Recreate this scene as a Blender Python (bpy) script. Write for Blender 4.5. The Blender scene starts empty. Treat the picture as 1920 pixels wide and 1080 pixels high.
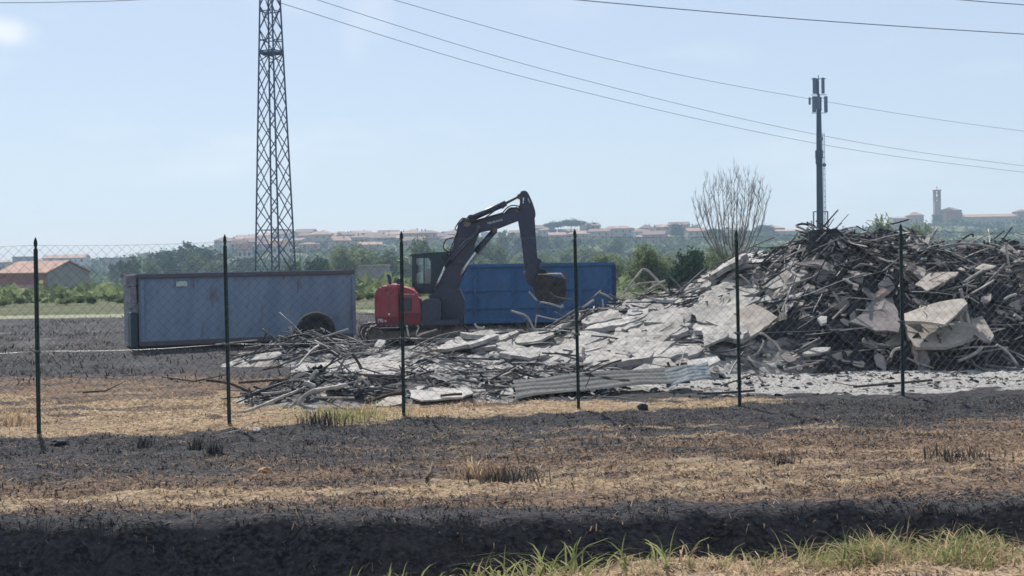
import bpy, bmesh, math, random
import numpy as np
from mathutils import Vector, Matrix
random.seed(7); RNG = np.random.default_rng(7)
D = bpy.data; SC = bpy.context.scene; COL = SC.collection
R = math.radians

# ------------------------------------------------------------------ camera, sky, sun, exposure
CAM_H, FPX, PITCH, ROLL = 2.3, 2600.0, R(1.234), R(0.95)
cam = D.cameras.new('camera'); camo = D.objects.new('camera', cam); COL.objects.link(camo)
cam.sensor_width = 36.0; cam.lens = 36.0 * FPX / 1920.0
cam.clip_start = 0.1; cam.clip_end = 6000
FW = Vector((0, math.cos(PITCH), -math.sin(PITCH)))
U0 = Vector((0, math.sin(PITCH), math.cos(PITCH))); R0 = Vector((1, 0, 0))
RT = R0 * math.cos(ROLL) - U0 * math.sin(ROLL)
UP = R0 * math.sin(ROLL) + U0 * math.cos(ROLL)
CP = Vector((0, 0, CAM_H))
m = Matrix((RT, UP, -FW)).transposed().to_4x4(); m.translation = CP
camo.matrix_world = m
SC.camera = camo

SUN_EL, SUN_AZ = R(48), R(-20)          # azimuth from +Y towards +X
world = D.worlds.new('World'); SC.world = world; world.use_nodes = True
wt = world.node_tree; wt.nodes.clear()
sky = wt.nodes.new('ShaderNodeTexSky'); sky.sky_type = 'NISHITA'; sky.sun_disc = False
sky.sun_elevation = SUN_EL; sky.sun_rotation = SUN_AZ
sky.air_density = 1.0; sky.dust_density = 0.5; sky.ozone_density = 4.5; sky.altitude = 50
bg = wt.nodes.new('ShaderNodeBackground'); bg.inputs['Strength'].default_value = 0.066
wo = wt.nodes.new('ShaderNodeOutputWorld')
# faint fair-weather clouds, scattered over the whole sky by direction noise
tc = wt.nodes.new('ShaderNodeTexCoord')
mp = wt.nodes.new('ShaderNodeMapping'); mp.inputs['Scale'].default_value = (2.2, 2.2, 9.0)
mp.inputs['Location'].default_value = (0.35, 0.0, 0.0)
nz = wt.nodes.new('ShaderNodeTexNoise'); nz.inputs['Scale'].default_value = 1.7
nz.inputs['Detail'].default_value = 6; nz.inputs['Roughness'].default_value = 0.55
rp = wt.nodes.new('ShaderNodeValToRGB')
rp.color_ramp.elements[0].position = 0.56; rp.color_ramp.elements[0].color = (0, 0, 0, 1)
rp.color_ramp.elements[1].position = 0.85; rp.color_ramp.elements[1].color = (0.55, 0.55, 0.55, 1)
mx = wt.nodes.new('ShaderNodeMixRGB'); mx.inputs['Color2'].default_value = (10.0, 10.3, 10.6, 1)
# one small white cloud high on the left
def cloud_mask(d, s, lo, hi):
    v = wt.nodes.new('ShaderNodeVectorMath'); v.operation = 'SUBTRACT'; v.inputs[1].default_value = d
    wt.links.new(tc.outputs['Generated'], v.inputs[0])
    mm = wt.nodes.new('ShaderNodeVectorMath'); mm.operation = 'MULTIPLY'; mm.inputs[1].default_value = s
    wt.links.new(v.outputs[0], mm.inputs[0])
    n2 = wt.nodes.new('ShaderNodeTexNoise'); n2.inputs['Scale'].default_value = 26; n2.inputs['Detail'].default_value = 5
    wt.links.new(tc.outputs['Generated'], n2.inputs['Vector'])
    ln = wt.nodes.new('ShaderNodeVectorMath'); ln.operation = 'LENGTH'; wt.links.new(mm.outputs[0], ln.inputs[0])
    ad = wt.nodes.new('ShaderNodeMath'); ad.operation = 'ADD'
    wt.links.new(ln.outputs['Value'], ad.inputs[0]); wt.links.new(n2.outputs['Fac'], ad.inputs[1])
    mr = wt.nodes.new('ShaderNodeMapRange'); mr.inputs['From Min'].default_value = hi; mr.inputs['From Max'].default_value = lo
    mr.interpolation_type = 'SMOOTHSTEP'
    wt.links.new(ad.outputs[0], mr.inputs['Value'])
    return mr.outputs['Result']
def ray(px, py):
    return (FW + RT * ((px - 960) / FPX) - UP * ((py - 540) / FPX))
c1 = cloud_mask(tuple(ray(-5, 58).normalized()), (28, 28, 70), 0.55, 1.45)
mxv = wt.nodes.new('ShaderNodeMath'); mxv.operation = 'MAXIMUM'
c2 = wt.nodes.new('ShaderNodeMath'); c2.operation = 'MULTIPLY'; c2.inputs[1].default_value = 0.75
wt.links.new(c1, c2.inputs[0])
for (qx, qy, s_, k_) in ((700, 18, (46, 46, 34), .22), (665, 62, (60, 60, 30), .16), (560, 8, (20, 20, 60), .12), (1040, 12, (16, 16, 60), .10)):     # thin wisps
    cm_ = cloud_mask(tuple(ray(qx, qy).normalized()), s_, .5, 1.5); w_ = wt.nodes.new('ShaderNodeMath'); w_.operation = 'MULTIPLY_ADD'; w_.inputs[1].default_value = k_
    wt.links.new(cm_, w_.inputs[0]); wt.links.new(c2.outputs[0], w_.inputs[2]); c2 = w_
wt.links.new(tc.outputs['Generated'], mp.inputs['Vector']); wt.links.new(mp.outputs[0], nz.inputs['Vector'])
wt.links.new(nz.outputs['Fac'], rp.inputs['Fac'])
wt.links.new(rp.outputs['Color'], mxv.inputs[0]); wt.links.new(c2.outputs[0], mxv.inputs[1])
wt.links.new(mxv.outputs[0], mx.inputs['Fac']); 
hzmix = wt.nodes.new('ShaderNodeMixRGB'); hzmix.inputs['Fac'].default_value = 0.60; hzmix.inputs['Color2'].default_value = (6.95, 7.8, 9.25, 1)   # thin even haze over the blue
wt.links.new(sky.outputs[0], hzmix.inputs['Color1']); wt.links.new(hzmix.outputs[0], mx.inputs['Color1'])
wt.links.new(mx.outputs[0], bg.inputs['Color']); wt.links.new(bg.outputs[0], wo.inputs['Surface'])

sl = D.lights.new('sun', 'SUN'); sl.energy = 4.8; sl.angle = R(0.53); sl.color = (1.0, 0.955, 0.90)
so = D.objects.new('sun', sl); COL.objects.link(so); so.location = (-20, 50, 60)
SUND = Vector((math.sin(SUN_AZ) * math.cos(SUN_EL), math.cos(SUN_AZ) * math.cos(SUN_EL), math.sin(SUN_EL)))
so.rotation_euler = SUND.to_track_quat('Z', 'Y').to_euler()

vs = SC.view_settings; vs.view_transform = 'Standard'; vs.look = 'None'; vs.gamma = 1.0
vs.exposure = 0.6; vs.use_curve_mapping = False
SC.cycles.use_denoising = True
SC.cycles.max_bounces = 6; SC.cycles.diffuse_bounces = 3; SC.cycles.transparent_max_bounces = 8
SC.cycles.filter_width = 1.6
try: SC.cycles.denoiser = 'OPENIMAGEDENOISE'
except Exception: pass

# ------------------------------------------------------------------ pixel <-> place
def at(px, py, Y):
    d = ray(px, py); return CP + d * (Y / d.y)
def gnd(px, py, z=0.0):
    d = ray(px, py); return CP + d * ((z - CAM_H) / d.z)

# ------------------------------------------------------------------ numpy noise
_perm = RNG.random((256, 256))
def vnoise(x, y, seed=0):
    x = np.asarray(x, float) + seed * 17.31; y = np.asarray(y, float) + seed * 7.77
    xi = np.floor(x).astype(int); yi = np.floor(y).astype(int)
    fx = x - xi; fy = y - yi; fx = fx * fx * (3 - 2 * fx); fy = fy * fy * (3 - 2 * fy)
    g = lambda a, b: _perm[a & 255, b & 255]
    return (g(xi, yi) * (1 - fx) + g(xi + 1, yi) * fx) * (1 - fy) + (g(xi, yi + 1) * (1 - fx) + g(xi + 1, yi + 1) * fx) * fy
def fbm(x, y, seed=0, o=4):
    s = 0; a = 0.5; t = 0
    for k in range(o):
        s = s + a * vnoise(x * 2 ** k, y * 2 ** k, seed + k); t += a; a *= 0.5
    return s / t
def sstep(a, b, x):
    t = np.clip((np.asarray(x, float) - a) / (b - a), 0, 1); return t * t * (3 - 2 * t)

# ------------------------------------------------------------------ object helpers
def tag(o, label=None, cat=None, group=None, kind=None):
    if label: o['label'] = label
    if cat: o['category'] = cat
    if group: o['group'] = group
    if kind: o['kind'] = kind
    return o
def link(o, parent=None):
    COL.objects.link(o)
    if parent is not None: o.parent = parent
    return o
def empty(name, loc, label=None, cat=None, group=None, rz=0.0):
    o = D.objects.new(name, None); COL.objects.link(o); o.location = loc; o.rotation_euler = (0, 0, rz)
    o.empty_display_size = 0.3; ORG[o.name] = Vector(loc)
    return tag(o, label, cat, group)
def copy_tree(o, parent=None):
    c = o.copy(); COL.objects.link(c)
    if parent is not None: c.parent = parent
    for ch in list(KIDS.get(o.name, [])):
        k = copy_tree(ch, c); KIDS.setdefault(c.name, []).append(k)
    return c
KIDS = {}; ORG = {}      # children of a thing; its origin (meshes are written in world coordinates, then moved to it)
class MB:
    def __init__(s): s.v = []; s.f = []; s.sm = []
    def add(s, vs, fs, smooth=False):
        b = len(s.v); s.v += [tuple(p) for p in vs]
        for f in fs: s.f.append([i + b for i in f]); s.sm.append(smooth)
    def box(s, c, size, rot=None):
        hx, hy, hz = size[0] / 2, size[1] / 2, size[2] / 2
        P = [Vector((x, y, z)) for x in (-hx, hx) for y in (-hy, hy) for z in (-hz, hz)]
        if rot is not None: P = [rot @ p for p in P]
        c = Vector(c); P = [p + c for p in P]
        s.add(P, [(0, 1, 3, 2), (4, 6, 7, 5), (0, 4, 5, 1), (2, 3, 7, 6), (0, 2, 6, 4), (1, 5, 7, 3)])
    def bar(s, a, b, w, h=None, up=(0, 0, 1)):
        a = Vector(a); b = Vector(b); d = b - a; L = d.length
        if L < 1e-6: return
        d.normalize(); u = Vector(up)
        if abs(d.dot(u)) > 0.98: u = Vector((1, 0, 0))
        x = d.cross(u).normalized(); y = x.cross(d)
        M = Matrix((x, d, y)).transposed()
        s.box((a + b) / 2, (w, L, h or w), M)
    def tube(s, pts, r, n=6, caps=True, smooth=True):
        pts = [Vector(p) for p in pts]; rr = r if isinstance(r, (list, tuple)) else [r] * len(pts)
        ref = Vector((0.31, 0.2, 0.93)); V = []; F = []
        for i, p in enumerate(pts):
            d = (pts[min(i + 1, len(pts) - 1)] - pts[max(i - 1, 0)])
            d = d.normalized() if d.length > 1e-9 else Vector((0, 0, 1))
            if i == 0 and abs(d.dot(ref)) > 0.95: ref = Vector((1, 0.1, 0))
            x = d.cross(ref)
            if x.length < 1e-3: x = d.cross(Vector((0, 1, 0.3)))
            x.normalize(); y = d.cross(x)
            for k in range(n):
                a = 2 * math.pi * k / n; V.append(p + (x * math.cos(a) + y * math.sin(a)) * rr[i])
        for i in range(len(pts) - 1):
            for k in range(n):
                F.append((i * n + k, i * n + (k + 1) % n, (i + 1) * n + (k + 1) % n, (i + 1) * n + k))
        s.add(V, F, smooth)
        if caps:
            b = len(s.v) - len(V)
            s.f.append([b + k for k in range(n)][::-1]); s.sm.append(False)
            s.f.append([b + (len(pts) - 1) * n + k for k in range(n)]); s.sm.append(False)
    def prism(s, poly, y0, y1):
        """outline in x,z, extruded along y"""
        n = len(poly)
        V = [(x, y0, z) for x, z in poly] + [(x, y1, z) for x, z in poly]
        F = [list(range(n)), list(range(2 * n - 1, n - 1, -1))] + [[i, n + i, n + (i + 1) % n, (i + 1) % n] for i in range(n)]
        s.add(V, F)
    def build(s, name, mat, parent=None, origin=None, smooth=None, bevel=0.0):
        me = D.meshes.new(name)
        o0 = Vector(origin) if origin is not None else (ORG.get(parent.name, Vector((0, 0, 0))) if parent is not None else Vector((0, 0, 0)))
        V = [(p[0] - o0[0], p[1] - o0[1], p[2] - o0[2]) for p in s.v]
        me.from_pydata(V, [], s.f); me.materials.append(mat)
        me.polygons.foreach_set('use_smooth', [bool(x) if smooth is None else smooth for x in s.sm])
        bm = bmesh.new(); bm.from_mesh(me); bmesh.ops.recalc_face_normals(bm, faces=bm.faces)
        if bevel > 0:
            es = [e for e in bm.edges if len(e.link_faces) == 2 and e.calc_face_angle(0) > 0.6]
            bmesh.ops.bevel(bm, geom=es, offset=bevel, segments=2, affect='EDGES', clamp_overlap=True)
        bm.to_mesh(me); bm.free(); me.update()
        o = D.objects.new(name, me); link(o, parent)
        if parent is not None: KIDS.setdefault(parent.name, []).append(o); ORG[o.name] = o0.copy()
        elif origin is not None: o.location = o0; ORG[o.name] = o0.copy()
        return o
def inst(name, me, parent=None, loc=(0, 0, 0), rot=(0, 0, 0), sc=(1, 1, 1)):
    o = D.objects.new(name, me); o.location = loc; o.rotation_euler = rot; o.scale = sc; link(o, parent)
    if parent is not None: KIDS.setdefault(parent.name, []).append(o)
    return o
def np_mesh(name, V, F, mat, k=None, smooth=False):
    """fast mesh from arrays; F is (n,3) or (n,4)"""
    me = D.meshes.new(name); V = np.asarray(V, np.float32); F = np.asarray(F, np.int32)
    me.vertices.add(len(V)); me.vertices.foreach_set('co', V.ravel())
    me.loops.add(F.size); me.loops.foreach_set('vertex_index', F.ravel())
    me.polygons.add(len(F)); me.polygons.foreach_set('loop_start', np.arange(len(F), dtype=np.int32) * F.shape[1])
    me.polygons.foreach_set('loop_total', np.full(len(F), F.shape[1], np.int32))
    me.polygons.foreach_set('use_smooth', np.full(len(F), smooth))
    me.update(calc_edges=True)
    if mat is not None: me.materials.append(mat)
    return me

# ------------------------------------------------------------------ materials
def _n(nt, t, **kw):
    n = nt.nodes.new(t)
    for k, v in kw.items():
        if k in n.inputs: n.inputs[k].default_value = v
        else: setattr(n, k, v)
    return n
def mat(name, col, rough=0.8, col2=None, scale=6.0, lo=0.4, hi=0.62, bump=0.0, bscale=None, metal=0.0, island=0.0, spec=0.3, stretch=None, col3=None, scale3=2.0, lo3=.52, hi3=.7):
    M = D.materials.new(name); M.use_nodes = True; nt = M.node_tree; b = nt.nodes['Principled BSDF']
    b.inputs['Roughness'].default_value = rough; b.inputs['Metallic'].default_value = metal
    b.inputs['Specular IOR Level'].default_value = spec
    b.inputs['Base Color'].default_value = (*col, 1)
    tcn = _n(nt, 'ShaderNodeTexCoord'); vec = tcn.outputs['Object']
    if stretch:
        mp_ = _n(nt, 'ShaderNodeMapping'); mp_.inputs['Scale'].default_value = stretch
        nt.links.new(vec, mp_.inputs['Vector']); vec = mp_.outputs[0]
    cur = None
    if col2:
        nn = _n(nt, 'ShaderNodeTexNoise', Scale=scale, Detail=5.0, Roughness=0.6); nt.links.new(vec, nn.inputs['Vector'])
        mr = _n(nt, 'ShaderNodeMapRange'); mr.inputs['From Min'].default_value = lo; mr.inputs['From Max'].default_value = hi
        nt.links.new(nn.outputs['Fac'], mr.inputs['Value'])
        mxn = _n(nt, 'ShaderNodeMixRGB'); mxn.inputs['Color1'].default_value = (*col, 1); mxn.inputs['Color2'].default_value = (*col2, 1)
        nt.links.new(mr.outputs[0], mxn.inputs['Fac']); cur = mxn.outputs[0]
    if col3:
        nn = _n(nt, 'ShaderNodeTexNoise', Scale=scale3, Detail=6.0, Roughness=0.65); nt.links.new(vec, nn.inputs['Vector'])
        mr = _n(nt, 'ShaderNodeMapRange'); mr.inputs['From Min'].default_value = lo3; mr.inputs['From Max'].default_value = hi3
        nt.links.new(nn.outputs['Fac'], mr.inputs['Value'])
        mxn = _n(nt, 'ShaderNodeMixRGB'); mxn.inputs['Color2'].default_value = (*col3, 1); mxn.inputs['Color1'].default_value = (*col, 1)
        if cur: nt.links.new(cur, mxn.inputs['Color1'])
        nt.links.new(mr.outputs[0], mxn.inputs['Fac']); cur = mxn.outputs[0]
    if island > 0:
        g = _n(nt, 'ShaderNodeNewGeometry')
        mr = _n(nt, 'ShaderNodeMapRange'); mr.inputs['To Min'].default_value = 1 - island; mr.inputs['To Max'].default_value = 1 + island
        nt.links.new(g.outputs['Random Per Island'], mr.inputs['Value'])
        hs = _n(nt, 'ShaderNodeHueSaturation'); hs.inputs['Color'].default_value = (*col, 1)
        if cur: nt.links.new(cur, hs.inputs['Color'])
        nt.links.new(mr.outputs[0], hs.inputs['Value']); cur = hs.outputs[0]
    if cur: nt.links.new(cur, b.inputs['Base Color'])
    if bump > 0:
        nb = _n(nt, 'ShaderNodeTexNoise', Scale=bscale or scale * 4, Detail=5.0, Roughness=0.65); nt.links.new(vec, nb.inputs['Vector'])
        bp = _n(nt, 'ShaderNodeBump', Strength=bump); bp.inputs['Distance'].default_value = 0.03
        nt.links.new(nb.outputs['Fac'], bp.inputs['Height']); nt.links.new(bp.outputs[0], b.inputs['Normal'])
    return M
def leafmat(name, a, b_, trans=0.45):
    M = D.materials.new(name); M.use_nodes = True; nt = M.node_tree; nt.nodes.remove(nt.nodes['Principled BSDF'])
    out = nt.nodes['Material Output']; g = _n(nt, 'ShaderNodeNewGeometry')
    mxn = _n(nt, 'ShaderNodeMixRGB'); mxn.inputs['Color1'].default_value = (*a, 1); mxn.inputs['Color2'].default_value = (*b_, 1)
    nt.links.new(g.outputs['Random Per Island'], mxn.inputs['Fac'])
    d = _n(nt, 'ShaderNodeBsdfDiffuse'); t = _n(nt, 'ShaderNodeBsdfTranslucent'); s = _n(nt, 'ShaderNodeMixShader'); s.inputs['Fac'].default_value = trans
    nt.links.new(mxn.outputs[0], d.inputs['Color']); nt.links.new(mxn.outputs[0], t.inputs['Color'])
    nt.links.new(d.outputs[0], s.inputs[1]); nt.links.new(t.outputs[0], s.inputs[2]); nt.links.new(s.outputs[0], out.inputs['Surface'])
    return M

M = {}
M['post'] = mat('green_post_paint', (0.012, 0.028, 0.026), 0.6, (0.03, 0.045, 0.04), 30, spec=.1)
M['wire'] = mat('fence_wire', (0.07, 0.09, 0.085), 0.5)
M['string'] = mat('bright_wire', (0.45, 0.46, 0.46), 0.4, metal=0.5)
M['greysteel'] = mat('grey_blue_container_paint', (0.205, 0.268, 0.355), 0.78, (0.155, 0.215, 0.30), 1.2, bump=.1, stretch=(1.6, 1.6, .5), col3=(0.13, 0.10, 0.09), scale3=2.6, lo3=.55, hi3=.75)
M['palesteel'] = mat('pale_container_paint', (0.26, 0.26, 0.28), 0.75, (0.17, 0.17, 0.19), 4)
M['rustedge'] = mat('rusty_rail', (0.10, 0.11, 0.135), 0.85, (0.12, 0.085, 0.075), 5)
M['label'] = mat('white_sticker', (0.5, 0.55, 0.53), 0.6)
M['bluesteel'] = mat('blue_container_paint', (0.055, 0.14, 0.285), 0.75, (0.042, 0.11, 0.23), 1.5, bump=.1, stretch=(1.5, 1.5, .5), col3=(0.09, 0.10, 0.14), scale3=2.4, lo3=.56, hi3=.76)
M['blueedge'] = mat('dark_blue_paint', (0.015, 0.045, 0.15), 0.7)
M['red'] = mat('red_paint', (0.30, 0.03, 0.045), 0.55, (0.22, 0.04, 0.052), 3, spec=.5, col3=(0.24, 0.13, 0.12), scale3=5, lo3=.55, hi3=.8)
M['darkred'] = mat('dusty_dark_red_paint', (0.19, 0.025, 0.035), 0.6, (0.12, 0.03, 0.035), 4)
M['black'] = mat('black_machine_paint', (0.017, 0.022, 0.05), 0.45, (0.025, 0.03, 0.058), 6, spec=.5)
M['cabpaint'] = mat('dark_cab_paint', (0.026, 0.048, 0.065), 0.5, spec=.4)
M['rubber'] = mat('rubber', (0.02, 0.02, 0.022), 0.85, (0.045, 0.042, 0.04), 9, bump=.3)
M['tracksteel'] = mat('dusty_track_steel', (0.07, 0.062, 0.055), 0.7, (0.16, 0.14, 0.12), 7, bump=.3)
M['chrome'] = mat('cylinder_rod', (0.55, 0.56, 0.58), 0.25, metal=0.9)
M['white'] = mat('white_lettering', (0.75, 0.76, 0.78), 0.6)
M['lamp'] = mat('lamp_glass', (0.7, 0.72, 0.72), 0.2, spec=.6)
M['taillight'] = mat('red_tail_light', (0.35, 0.01, 0.012), 0.3)
M['bucket'] = mat('worn_brown_bucket_steel', (0.020, 0.020, 0.021), 0.75, (0.042, 0.038, 0.034), 5, bump=.3)
M['plate'] = mat('sunlit_plate', (0.32, 0.28, 0.22), 0.55, (0.18, 0.14, 0.10), 9)  # pale tone paints the sun's light on the bucket's top plate
M['pylon'] = mat('galvanised_pylon', (0.05, 0.085, 0.15), 0.6, (0.07, 0.10, 0.16), 2)
M['mast'] = mat('dark_blue_mast', (0.025, 0.06, 0.11), 0.6)
M['panelgrey'] = mat('antenna_housing', (0.09, 0.14, 0.22), 0.5)
M['cable'] = mat('cable', (0.10, 0.12, 0.15), 0.6)
M['ash'] = mat('ash_covered_slab', (0.34, 0.327, 0.305), 0.9, (0.225, 0.215, 0.20), 2.6, bump=.8, bscale=14, col3=(0.11, 0.105, 0.10), scale3=5, lo3=.56, hi3=.70)
M['tan'] = mat('tan_scorched_board', (0.36, 0.325, 0.285), 0.9, (0.25, 0.22, 0.19), 2.6, bump=.4, bscale=12, col3=(0.13, 0.12, 0.115), scale3=4, lo3=.62, hi3=.75)
M['brownplate'] = mat('brown_scorched_sheet', (0.22, 0.20, 0.19), 0.85, (0.15, 0.13, 0.13), 2.0, bump=.4, col3=(0.42, 0.29, 0.19), scale3=1.6, lo3=.58, hi3=.7)
M['pale'] = mat('white_ash_sheet', (0.41, 0.395, 0.37), 0.9, (0.27, 0.26, 0.245), 3, bump=.5, bscale=16)
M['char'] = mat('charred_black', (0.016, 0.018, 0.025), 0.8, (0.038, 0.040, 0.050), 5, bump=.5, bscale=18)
M['steelbar'] = mat('grey_scorched_metal', (0.14, 0.14, 0.145), 0.6, (0.045, 0.047, 0.053), 4, bump=.3)
M['palebar'] = mat('pale_ashen_bar', (0.46, 0.43, 0.39), 0.8, (0.22, 0.21, 0.20), 4, bump=.3)
M['rustbar'] = mat('rusty_dark_bar', (0.085, 0.058, 0.048), 0.75, (0.045, 0.035, 0.034), 5, bump=.3)
M['wood'] = mat('burnt_branch', (0.10, 0.07, 0.05), 0.85, (0.03, 0.027, 0.025), 7, bump=.5)
M['zinc'] = mat('corrugated_zinc', (0.060, 0.067, 0.070), 0.8, (0.036, 0.04, 0.042), 2.5, stretch=(.5, 3, 3), col3=(.10,.093,.085), scale3=1.3)
M['zincblue'] = mat('bluish_zinc', (0.075, 0.105, 0.13), 0.75, (0.05, 0.07, 0.085), 2.5)
M['bark'] = mat('bark', (0.09, 0.075, 0.065), 0.9, (0.05, 0.042, 0.038), 10, bump=.4)
M['twig'] = mat('dry_twig', (0.24, 0.20, 0.18), 0.9, (0.15, 0.13, 0.12), 3)
M['leaf_dark'] = leafmat('dark_leaves', (0.018, 0.042, 0.028), (0.040, 0.078, 0.045), .3)
M['leaf_mid'] = leafmat('green_leaves', (0.050, 0.085, 0.035), (0.12, 0.16, 0.07), .45)
M['leaf_olive'] = leafmat('olive_leaves', (0.10, 0.135, 0.06), (0.21, 0.25, 0.125), .45)
M['leaf_pine'] = leafmat('pine_needles', (0.022, 0.045, 0.025), (0.04, 0.075, 0.04), .25)
M['grass'] = leafmat('green_grass', (0.13, 0.155, 0.055), (0.34, 0.345, 0.17), .4)
M['straw'] = leafmat('dry_straw', (0.24, 0.17, 0.105), (0.64, 0.50, 0.33), .35)
M['char_blade'] = leafmat('charred_stubble', (0.018, 0.018, 0.020), (0.15, 0.145, 0.14), .1)
M['brown_blade'] = leafmat('singed_stubble', (0.075, 0.05, 0.037), (0.44, 0.32, 0.22), .25)
M['roof_tile'] = mat('terracotta_tiles', (0.21, 0.135, 0.11), 0.9, (0.16, 0.11, 0.09), .8, bump=.4)
M['roof_pale'] = mat('pale_roof_tiles', (0.36, 0.235, 0.185), 0.9, (0.28, 0.165, 0.125), .9, bump=.3)
M['wall_cream'] = mat('cream_render', (0.34, 0.29, 0.23), 0.9, (0.28, 0.235, 0.19), .3)
M['wall_white'] = mat('white_render', (0.48, 0.475, 0.46), 0.9, (0.40, 0.40, 0.39), .3)
M['wall_pink'] = mat('pink_render', (0.32, 0.215, 0.18), 0.9, (0.26, 0.175, 0.145), .3)
M['wall_brick'] = mat('red_brick', (0.25, 0.11, 0.085), 0.9, (0.2, 0.09, 0.07), 2)
M['wall_grey'] = mat('grey_render', (0.26, 0.25, 0.24), 0.9, (0.21, 0.2, 0.2), .5)
M['window'] = mat('dark_window', (0.05, 0.06, 0.075), 0.3)
M['stone'] = mat('pale_stone', (0.5, 0.48, 0.44), 0.85, (0.35, 0.33, 0.3), 12, bump=.5)
M['ochre'] = mat('ochre_stone', (0.42, 0.25, 0.12), 0.85, (0.3, 0.17, 0.09), 12, bump=.5)
def glass():
    g = D.materials.new('cab_glass'); g.use_nodes = True; nt = g.node_tree; b = nt.nodes['Principled BSDF']
    nt.nodes.remove(b); out = nt.nodes['Material Output']
    t = _n(nt, 'ShaderNodeBsdfTransparent'); t.inputs['Color'].default_value = (0.84, 0.93, 0.95, 1)
    gl = _n(nt, 'ShaderNodeBsdfGlossy'); gl.inputs['Roughness'].default_value = 0.05
    s = _n(nt, 'ShaderNodeMixShader'); s.inputs['Fac'].default_value = 0.10
    nt.links.new(t.outputs[0], s.inputs[1]); nt.links.new(gl.outputs[0], s.inputs[2]); nt.links.new(s.outputs[0], out.inputs['Surface'])
    return g
M['glass'] = glass()
# ================================================================== GROUND
def px_horizon(px): return 483.9 - (px - 960) * math.tan(ROLL)
SKYX = np.array([-2500, -800, -300, 0, 200, 300, 430, 560, 700, 850, 1000, 1100, 1250, 1350, 1500, 1700, 1900, 2200, 2800, 4500])
SKYY = np.array([500, 500, 499, 498, 493, 472, 458, 453, 451, 450, 447, 438, 441, 439, 436, 425, 416, 410, 413, 428])
def crest_far(x):            # height of the far ridge at Y = 900
    px = 960 + x / 900 * FPX
    return CAM_H + (px_horizon(px) - np.interp(px, SKYX, SKYY)) * 900 / FPX
def ground_z(x, y):
    x = np.asarray(x, float); y = np.asarray(y, float)
    z = -4.4 * sstep(58, 300, y)
    hill = (crest_far(x * 900 / np.maximum(y, 300)) + 4.0)
    up = np.clip((y - 330) / 560, 0, 1); up = up ** 1.25
    z = z + hill * up * 1.0 - sstep(905, 1300, y) * 16
    z = z + (fbm(x / 60, y / 60, 3) - .5) * 7 * sstep(330, 600, y) * (1 - sstep(820, 900, y))
    near = (1 - sstep(24, 40, y))
    z = z + ((fbm(x * 1.7, y * 3.2, 11, 4) - .5) * 0.10 + (vnoise(x * 9, y * 12, 5) - .5) * 0.045 + (fbm(x * 3.2, y * 5.5, 15, 3) - .5) * 0.085) * near
    z = z + (fbm(x * .4, y * .6, 21, 3) - .5) * 0.12 * (1 - sstep(56, 64, y)) * sstep(16, 24, y)
    # ditch in front of the burnt verge, near bank on this side of it
    e = 12.45 + (fbm(x * .7, x * 0 + 3, 31) - .5) * .5 + (vnoise(x * 3.1, y * 0 + 1, 8) - .5) * .22
    lip = 10.15 + (vnoise(x * .8, y * 0, 9) - .5) * .3 - 0.35 * (1 - sstep(-2.4, -0.6, x))
    zl = -0.16 + 0.22 * sstep(-1.2, 1.6, x) + (fbm(x * 1.2, y * 1.2, 41) - .5) * .12
    dip = sstep(e + .08, e - .75, y) * sstep(lip - .75, lip + .08, y) if False else (1 - sstep(e - .62, e + .06, y)) * sstep(lip - .05, lip + .7, y)
    z = z - dip * 1.05 + zl * (1 - sstep(lip, lip + .8, y))
    return z
def build_ground():
    ys = np.concatenate([np.linspace(-60, 7.5, 14), np.arange(8, 24, .05), np.arange(24, 40, .12), np.arange(40, 75, .4), np.geomspace(75, 1400, 130)])
    nx = 420; s = np.linspace(-1, 1, nx)
    hw = 13 + 0.44 * np.maximum(ys, 0) + 0.55 * np.maximum(ys - 200, 0) * .3
    X = s[None, :] * hw[:, None]; Y = np.repeat(ys[:, None], nx, 1)
    Z = ground_z(X, Y)
    V = np.stack([X, Y, Z], -1).reshape(-1, 3)
    i = np.arange(len(ys) - 1)[:, None] * nx + np.arange(nx - 1)[None, :]
    F = np.stack([i, i + 1, i + nx + 1, i + nx], -1).reshape(-1, 4)
    me = np_mesh('ground', V, F, M['ground'], smooth=True)
    st, ash, br = zone_masks(X, Y)
    for nm, a in (('straw', st), ('ash', ash), ('brown', br)):
        at_ = me.attributes.new(nm, 'FLOAT', 'POINT'); at_.data.foreach_set('value', a.ravel().astype(np.float32))
    o = D.objects.new('ground', me); COL.objects.link(o); tag(o, kind='structure'); return o
FA, FB = gnd(73, 812), gnd(1693, 748)
def fence_y(x): return FA.y + (x - FA.x) * (FB.y - FA.y) / (FB.x - FA.x)
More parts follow.
